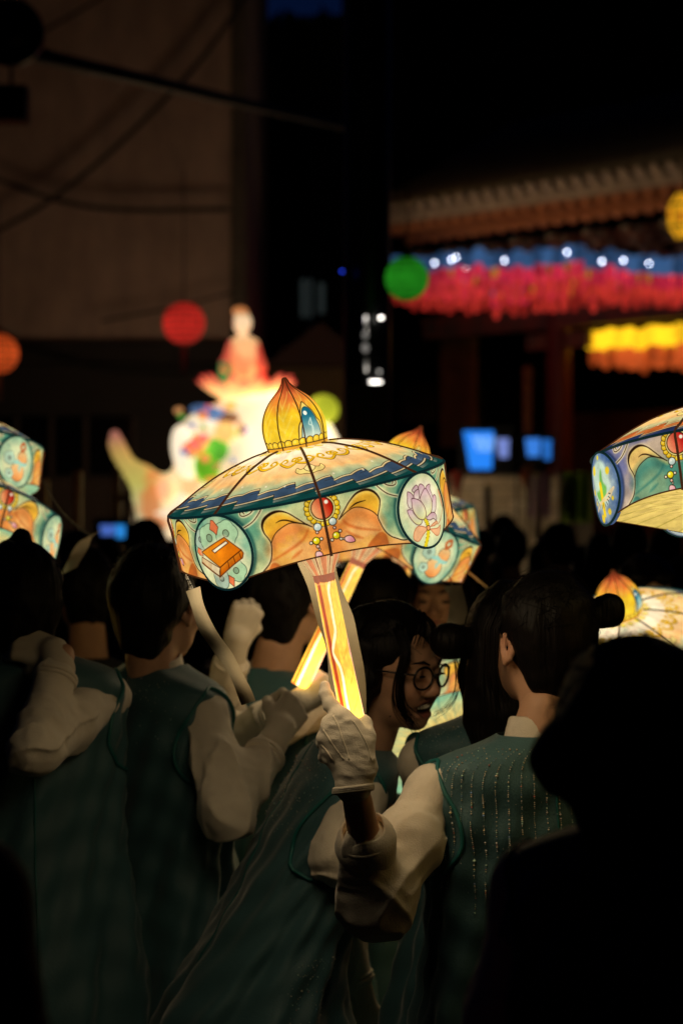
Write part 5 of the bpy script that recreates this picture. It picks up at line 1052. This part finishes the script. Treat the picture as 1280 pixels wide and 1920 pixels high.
# ------------------------------------------------------------------ the parade
# the girl who carries the sharp lantern
HG = P(1012, 1198, 4.5)
girl = person('person in sequined teal vest seen from behind, left glove raising the sharp lantern', HG, yaw=-32, byaw=-16, S=P(1003, 1432, 4.46), arms={'L': (P(706, 1682, 4.27), P(668, 1492, 4.15), 'roll')}, hair='up', buns=(((.134, -.03, .05), .034),), res=.012, hres=.0048, wid=1.06, noise_id=1.0, shw=.198, slv=1.32)
o, org, at = girl[:3]
stones(girl, 0, (.035, -.26), (math.pi - 1.0, math.pi + 1.18), rows=21); stones(girl, 90, (.0, -.24), (math.pi - .6, math.pi + .9), size=.0007)
# parting, hair pin, locks by the ear
T = girl[4]
part('hair_pin', *tube([T((.07, -.088, -.03)), T((.045, -.105, -.034)), T((.03, -.108, -.03))], .0016, 5), mat('bare_steel'), o, org)
lk = []
for k in range(26): x = -.078 - .006 * RNG.random(); y0 = .01 + .05 * RNG.random(); lk.append(tube([T((x + .012, y0 - .01, .07)), T((x - .006, y0, .02)), T((x - .006, y0 + .004, -.05)), T((x + .004 + .006 * RNG.random(), y0 + .012 * RNG.normal(), -.10 - .06 * RNG.random()))], [.0022, .0026, .0018, .0005], 4))
part('side_lock', *join(lk), hairm, o, org)
# her left glove, closed round the stick
g = SDF(); gy = 4.168
pz = lambda px, py, d=0.: P(px, py, gy + d)
wr0 = pz(668, 1440, -.02); KN = [(640, 1342, -.012), (619, 1358, -.010), (609, 1386, -.004), (614, 1414, .004)]; RD = [.0135, .0138, .0132, .012]
for (kx, ky, kd), r, wx in zip(KN, RD, (686, 672, 660, 650)): g.cap(pz(wx, 1440, -.022), pz(kx, ky, kd), .019, r + .002, k=.018)
g.ell(pz(652, 1396, -.020), (.040, .024, .050), Rot(0, 0, 14), k=.02)
g.chain([pz(638, 1342, -.010), pz(620, 1322, .002), pz(611, 1303, .012), pz(609, 1286, .020)], [.0142, .0122, .0108, .0096], k=.006)          # index finger along the stick
for (kx, ky, kd), r, dy in list(zip(KN, RD, (0, 6, 4, 0)))[1:]:
    g.chain([pz(kx, ky, kd), pz(kx - 4, ky + 4 + dy, kd + .034), pz(kx + 18, ky + 8 + dy, kd + .056), pz(kx + 40, ky + 6 + dy, kd + .050)], [r, r * .95, r * .88, r * .82], k=.005)
g.chain([pz(676, 1424, -.016), pz(682, 1384, .000), pz(680, 1358, .016), pz(664, 1342, .042)], [.019, .0175, .0135, .0108], k=.016)             # thumb
g.cap(pz(664, 1444, -.022), pz(662, 1474, -.026), .0300, .0315, k=.016)
hn = [P(574, 915, 4.15), None]
g.fn = lambda X, d: d + .0013 * vnoise((X - wr0) * (70, 60, 120), 11) + .0014 * vnoise((X - wr0) @ basis((.5, 0, 1)) * (30, 30, 130), 12) * np.exp(-((X[..., 2] - wr0[2] - .03) / .05) ** 2)
Vg, Fg = g.mesh(.0019); go_ = part('glove', Vg, Fg, glovem, o, org)
part('glove_cuff', *join([tube(pz(662, 1476 + k * 3.2, -.026) + np.outer(np.cos(np.linspace(0, 6.283, 49)), (.0325 + .0006 * math.sin(k), 0, .004)) + np.outer(np.sin(np.linspace(0, 6.283, 49)), (0, .029, -.003)), .0042, 7, False) for k in range(3)]), glovem, go_, org)
def on_glove(px, py):
    c0 = np.array((0, 0, CAMZ)); d = nrm(P(px, py, gy) - c0); t = 3.9 / d[1] * 1.0
    for _ in range(60):
        x = c0 + d * t; v = float(g.ev(x[None])[0]); t += max(v, .0004) * .8
        if v < .0006: return x
    return None
for q in ([(624, 1342), (634, 1362), (641, 1384), (650, 1408), (654, 1424)], [(606, 1368), (616, 1384), (628, 1402), (644, 1424)], [(602, 1396), (612, 1408), (624, 1426)], [(662, 1352), (676, 1374), (688, 1398), (695, 1424)]):
    pts = [x for x in (on_glove(*v) for v in catmull(q, 5)) if x is not None]
    if len(pts) > 3: part('stitch_line', *tube(pts, .0013, 5), gloved, go_, org)
# folded-back cuff of her sleeve
cf = P(686, 1584, 4.21); a = np.linspace(0, 2 * math.pi, 61); ax = nrm(P(668, 1492, 4.15) - P(706, 1682, 4.27)); Bc = basis(ax, (1, 0, 0)); rows = []
for t, rr in ((-.030, .050), (-.015, .055), (.005, .054), (.022, .047), (.034, .041), (.036, .037), (.02, .033)): rows.append(cf + ax * (t + .009 * np.sin(a * 1 + .6) + .004 * np.sin(a * 3))[:, None] + np.outer(np.cos(a), Bc[:, 0]) * (rr + .003 * math.sin(t * 90)) + np.outer(np.sin(a), Bc[:, 1]) * rr * .9)
part('turned_cuff', np.concatenate(rows), [grid_faces(7, 61)], shirt, o, org)

# laughing woman in glasses
HB = P(738, 1248, 4.85)
bw = person('person in round glasses laughing, face turned to the right, white sleeve and teal vest', HB, yaw=129, pitch=-9, roll=-3, byaw=80, S=P(652, 1436, 4.93), lean=.2, arms={'R': (P(640, 1610, 4.70), P(720, 1600, 4.76), {'curl': .6})}, hair='bob', res=.012, hres=.0042, smile=True, face=True, flare=1.3, noise_id=2.3)
stones(bw, 260, (.02, -.12), (math.pi - .9, math.pi + .7), size=.0011); stones(bw, 160, (-.35, -.6), (.9, 1.5), size=.0012, name='hem_rhinestones')
o, org, T = bw[0], bw[1], bw[4]
gl = part('glasses', *join([tube([T((x * .033 + .0235 * math.cos(a), .108 - abs(x * .033 + .0235 * math.cos(a)) * .22, -.003 + .0225 * math.sin(a))) for a in np.linspace(0, 6.2832, 37)], .0024, 7, False) for x in (-1, 1)] + [tube([T((-.0105, .1085, .002)), T((0, .1115, .005)), T((.0105, .1085, .002))], .0022, 6)] + [tube([T((x * .056, .096, .006)), T((x * .072, .085, .007)), T((x * .085, .02, .004)), T((x * .088, -.02, -.004))], .0022, 6) for x in (-1, 1)]), mat('glasses_frame', (.01, .01, .012), .25), o, org)
lgm = bpy.data.materials.new('lens_glass'); lgm.use_nodes = True; nt_ = lgm.node_tree; tr_ = nt_.nodes.new('ShaderNodeBsdfTransparent'); gs_ = nt_.nodes.new('ShaderNodeBsdfGlossy'); gs_.inputs['Roughness'].default_value = .05; mx_ = nt_.nodes.new('ShaderNodeMixShader'); mx_.inputs[0].default_value = .09; nt_.links.new(tr_.outputs[0], mx_.inputs[1]); nt_.links.new(gs_.outputs[0], mx_.inputs[2]); nt_.links.new(mx_.outputs[0], nt_.nodes['Material Output'].inputs[0])
for x in (-1, 1):
    V = [T((x * .033, .1005, -.003))] + [T((x * .033 + .0232 * math.cos(a), .108 - abs(x * .033 + .0232 * math.cos(a)) * .22, -.003 + .0222 * math.sin(a))) for a in np.linspace(0, 6.2832, 25)[:-1]]
    part('lens', V, [np.array([(0, 1 + k, 1 + (k + 1) % 24) for k in range(24)])], lgm, gl, org)
lk = []
for k in range(34):
    j = RNG.normal(size=3) * .004; s_ = RNG.random()
    lk.append(tube(catmull([T((.055, .045, .095) + j), T((.068, .074 + .006 * s_, .05) + j), T((.074, .066 + .01 * s_, -.01) + j), T((.066, .070 + .01 * s_, -.06) + j * 1.4), T((.040, .094, -.088 - .02 * s_) + j * 1.6)], 4), np.linspace(.0022, .0004, 17), 4))
for k in range(30):
    j = RNG.normal(size=3) * .004; s_ = RNG.random()
    lk.append(tube(catmull([T((.0, .055, .118) + j), T((-.012 + .05 * s_, .085, .10) + j), T((-.03 + .075 * s_, .098 - .02 * s_, .062) + j)], 4), np.linspace(.002, .0005, 9), 4))
for k in range(7):
    j = RNG.normal(size=3) * .003; lk.append(tube(catmull([T((-.045, .085, .07) + j), T((-.075, .098, .02) + j), T((-.083, .10, -.04) + j), T((-.07, .09, -.075) + j), T((-.04, .082, -.085 - .01 * RNG.random()) + j)], 5), np.linspace(.0012, .0004, 21), 4))
part('front_locks', *join(lk), hairm, o, org)
part('mole', *ball(T((.056, .045, -.088)), .0018, 6, 5), hairm, o, org)

# dark head with side bun in front of the girl, dark head nearest the camera, and the people to the left
cw = person('person with dark side bun, mostly hidden behind the head of the lantern girl', P(960, 1212, 4.80), yaw=15, byaw=-10, S=P(948, 1384, 4.84), arms={'L': (P(830, 1640, 5.1), P(860, 1560, 5.3))}, hair='long', buns=(((-.002, .02, .0), .01),), vest='teal', noise_id=3.1, res=.013); stones(cw, 500, (.05, -.05), (math.pi - 1.6, math.pi + 1.2), size=.0012)
o, org = cw[:2]; part('side_bun', *SDF().ell(P(838, 1202, 4.72), (.034, .033, .033)).cap(P(900, 1208, 4.76), P(842, 1202, 4.72), .034, .03, k=.02).mesh(.006), hairm, o, org)
dw = person('person in dark shadow nearest the camera on the right, seen from behind with low bun', P(1194, 1414, 2.6), yaw=10, byaw=20, S=P(1290, 1612, 2.6), hair='up', buns=(((-.066, -.06, -.0), .042),), vest='dteal', res=.012, hres=.0055, noise_id=4.2)
stones(dw, 0, (.0, -.22), (math.pi + .1, math.pi + 1.25), rows=9, size=.0009); stones(dw, 90, (.06, -.2), (math.pi - .1, math.pi + 1.3), size=.0009)
ew = person('person with short dark hair, one ear showing, back turned, white sleeve bent', P(298, 1132, 5.2), yaw=34, byaw=46, S=P(292, 1292, 5.22), arms={'R': (P(428, 1526, 4.95), P(520, 1378, 5.12), {'curl': .6})}, hair='short', res=.012, hres=.0055, noise_id=5.4); stones(ew, 150, (.03, -.16), (math.pi - .9, math.pi + .9), size=.0013)
fw = person('person at the left edge with dark hair, white sleeve folded up to the collar', P(34, 1130, 5.0), yaw=-20, byaw=-14, S=P(52, 1268, 5.0), arms={'R': (P(66, 1404, 4.74), P(118, 1228, 4.88), {'curl': .55, 'dir': (-1, .3, .25), 'back': (.2, -1, .5)})}, hair='short', res=.012, noise_id=6.1, buns=(((.01, .0, .135), .018),))
gw = person('person with dark hair raising one gloved fist and gripping the stick of the tilted lantern', P(546, 1122, 6.2), yaw=40, byaw=30, S=P(505, 1290, 6.2), arms={'L': (P(416, 1345, 6.0), P(440, 1212, 5.9), {'curl': 1., 'dir': (.35, 0, 1), 'back': (.2, -1, 0)}), 'R': (P(430, 1388, 5.75), P(548, 1326, 5.6), {'curl': .95, 'dir': (.8, .1, .6), 'back': (-.5, -.8, .4)})}, res=.012, noise_id=7.7)
person('person with dark pinned hair behind the laughing person in glasses', P(716, 1134, 6.7), yaw=12, hair='up', buns=(((.0, -.09, .06), .035),), noise_id=8.)
f1 = person('person with bangs facing the camera above the low pale lantern on the right', P(1214, 1128, 6.55), yaw=172, arms={'R': (np.array((.72, 6.42, 1.08)), np.array((.765, 6.20, 1.005)), {'curl': .95, 'dir': (.1, -.8, .3), 'back': (-.9, 0, .3)})}, hair='long', face=True, vest='dark', noise_id=9.)
person('person facing the camera whose forehead shows behind the orange lantern bud', P(818, 1126, 6.9), yaw=186, hair='long', face=True, vest='dark', noise_id=10.)
person('person in the dark between the two people at the left, face in shadow', P(158, 1108, 7.2), yaw=-20, hair='short', vest='dark', noise_id=11.)
person('person in a dark red coat at the lower left corner, near the camera', P(-440, 1230, 2.0), yaw=10, S=P(-440, 1590, 2.0), hair='up', vest='red', noise_id=12., hem=.4, gloves=False)
person('person beyond the right edge who holds up the blue and violet lantern', np.array((1.22, 4.5, 1.47)), yaw=-8, arms={'L': (np.array((.86, 4.42, 1.10)), np.array((.725, 4.32, 1.375)), {'curl': .95, 'dir': (-.3, -.1, 1), 'back': (.2, -1, 0)})}, hair='up', res=.013, noise_id=15.)
# far crowd: two dark figures copied
pr = [person('person in a dark jacket standing in the far crowd', P(958, 1030, 13), yaw=0, hair='short', vest='dark', res=.02, hres=.012, group='people standing in the dark far crowd', noise_id=13., gloves=False)[0], person('person in a dark jacket standing in the far crowd', P(1128, 1040, 14), yaw=20, hair='long', vest='dark', res=.02, hres=.012, group='people standing in the dark far crowd', noise_id=14., gloves=False)[0]]
b0 = [np.array(p.location) for p in pr]
for i, (px, Y) in enumerate(((905, 15), (1010, 14.5), (1052, 12.5), (1092, 16), (1172, 12), (1214, 15), (1252, 13.5), (1290, 12.4), (935, 17), (1150, 17.5), (136, 13), (210, 15), (262, 12.5), (320, 14), (60, 14), (868, 13.2))):
    c = copy_tree(pr[i % 2]); x = P(px, 960, Y)[0]; c.location = (x, Y, 0); c.rotation_euler.z = RNG.normal() * .8; c.scale = (1, 1, .93 + .12 * RNG.random())
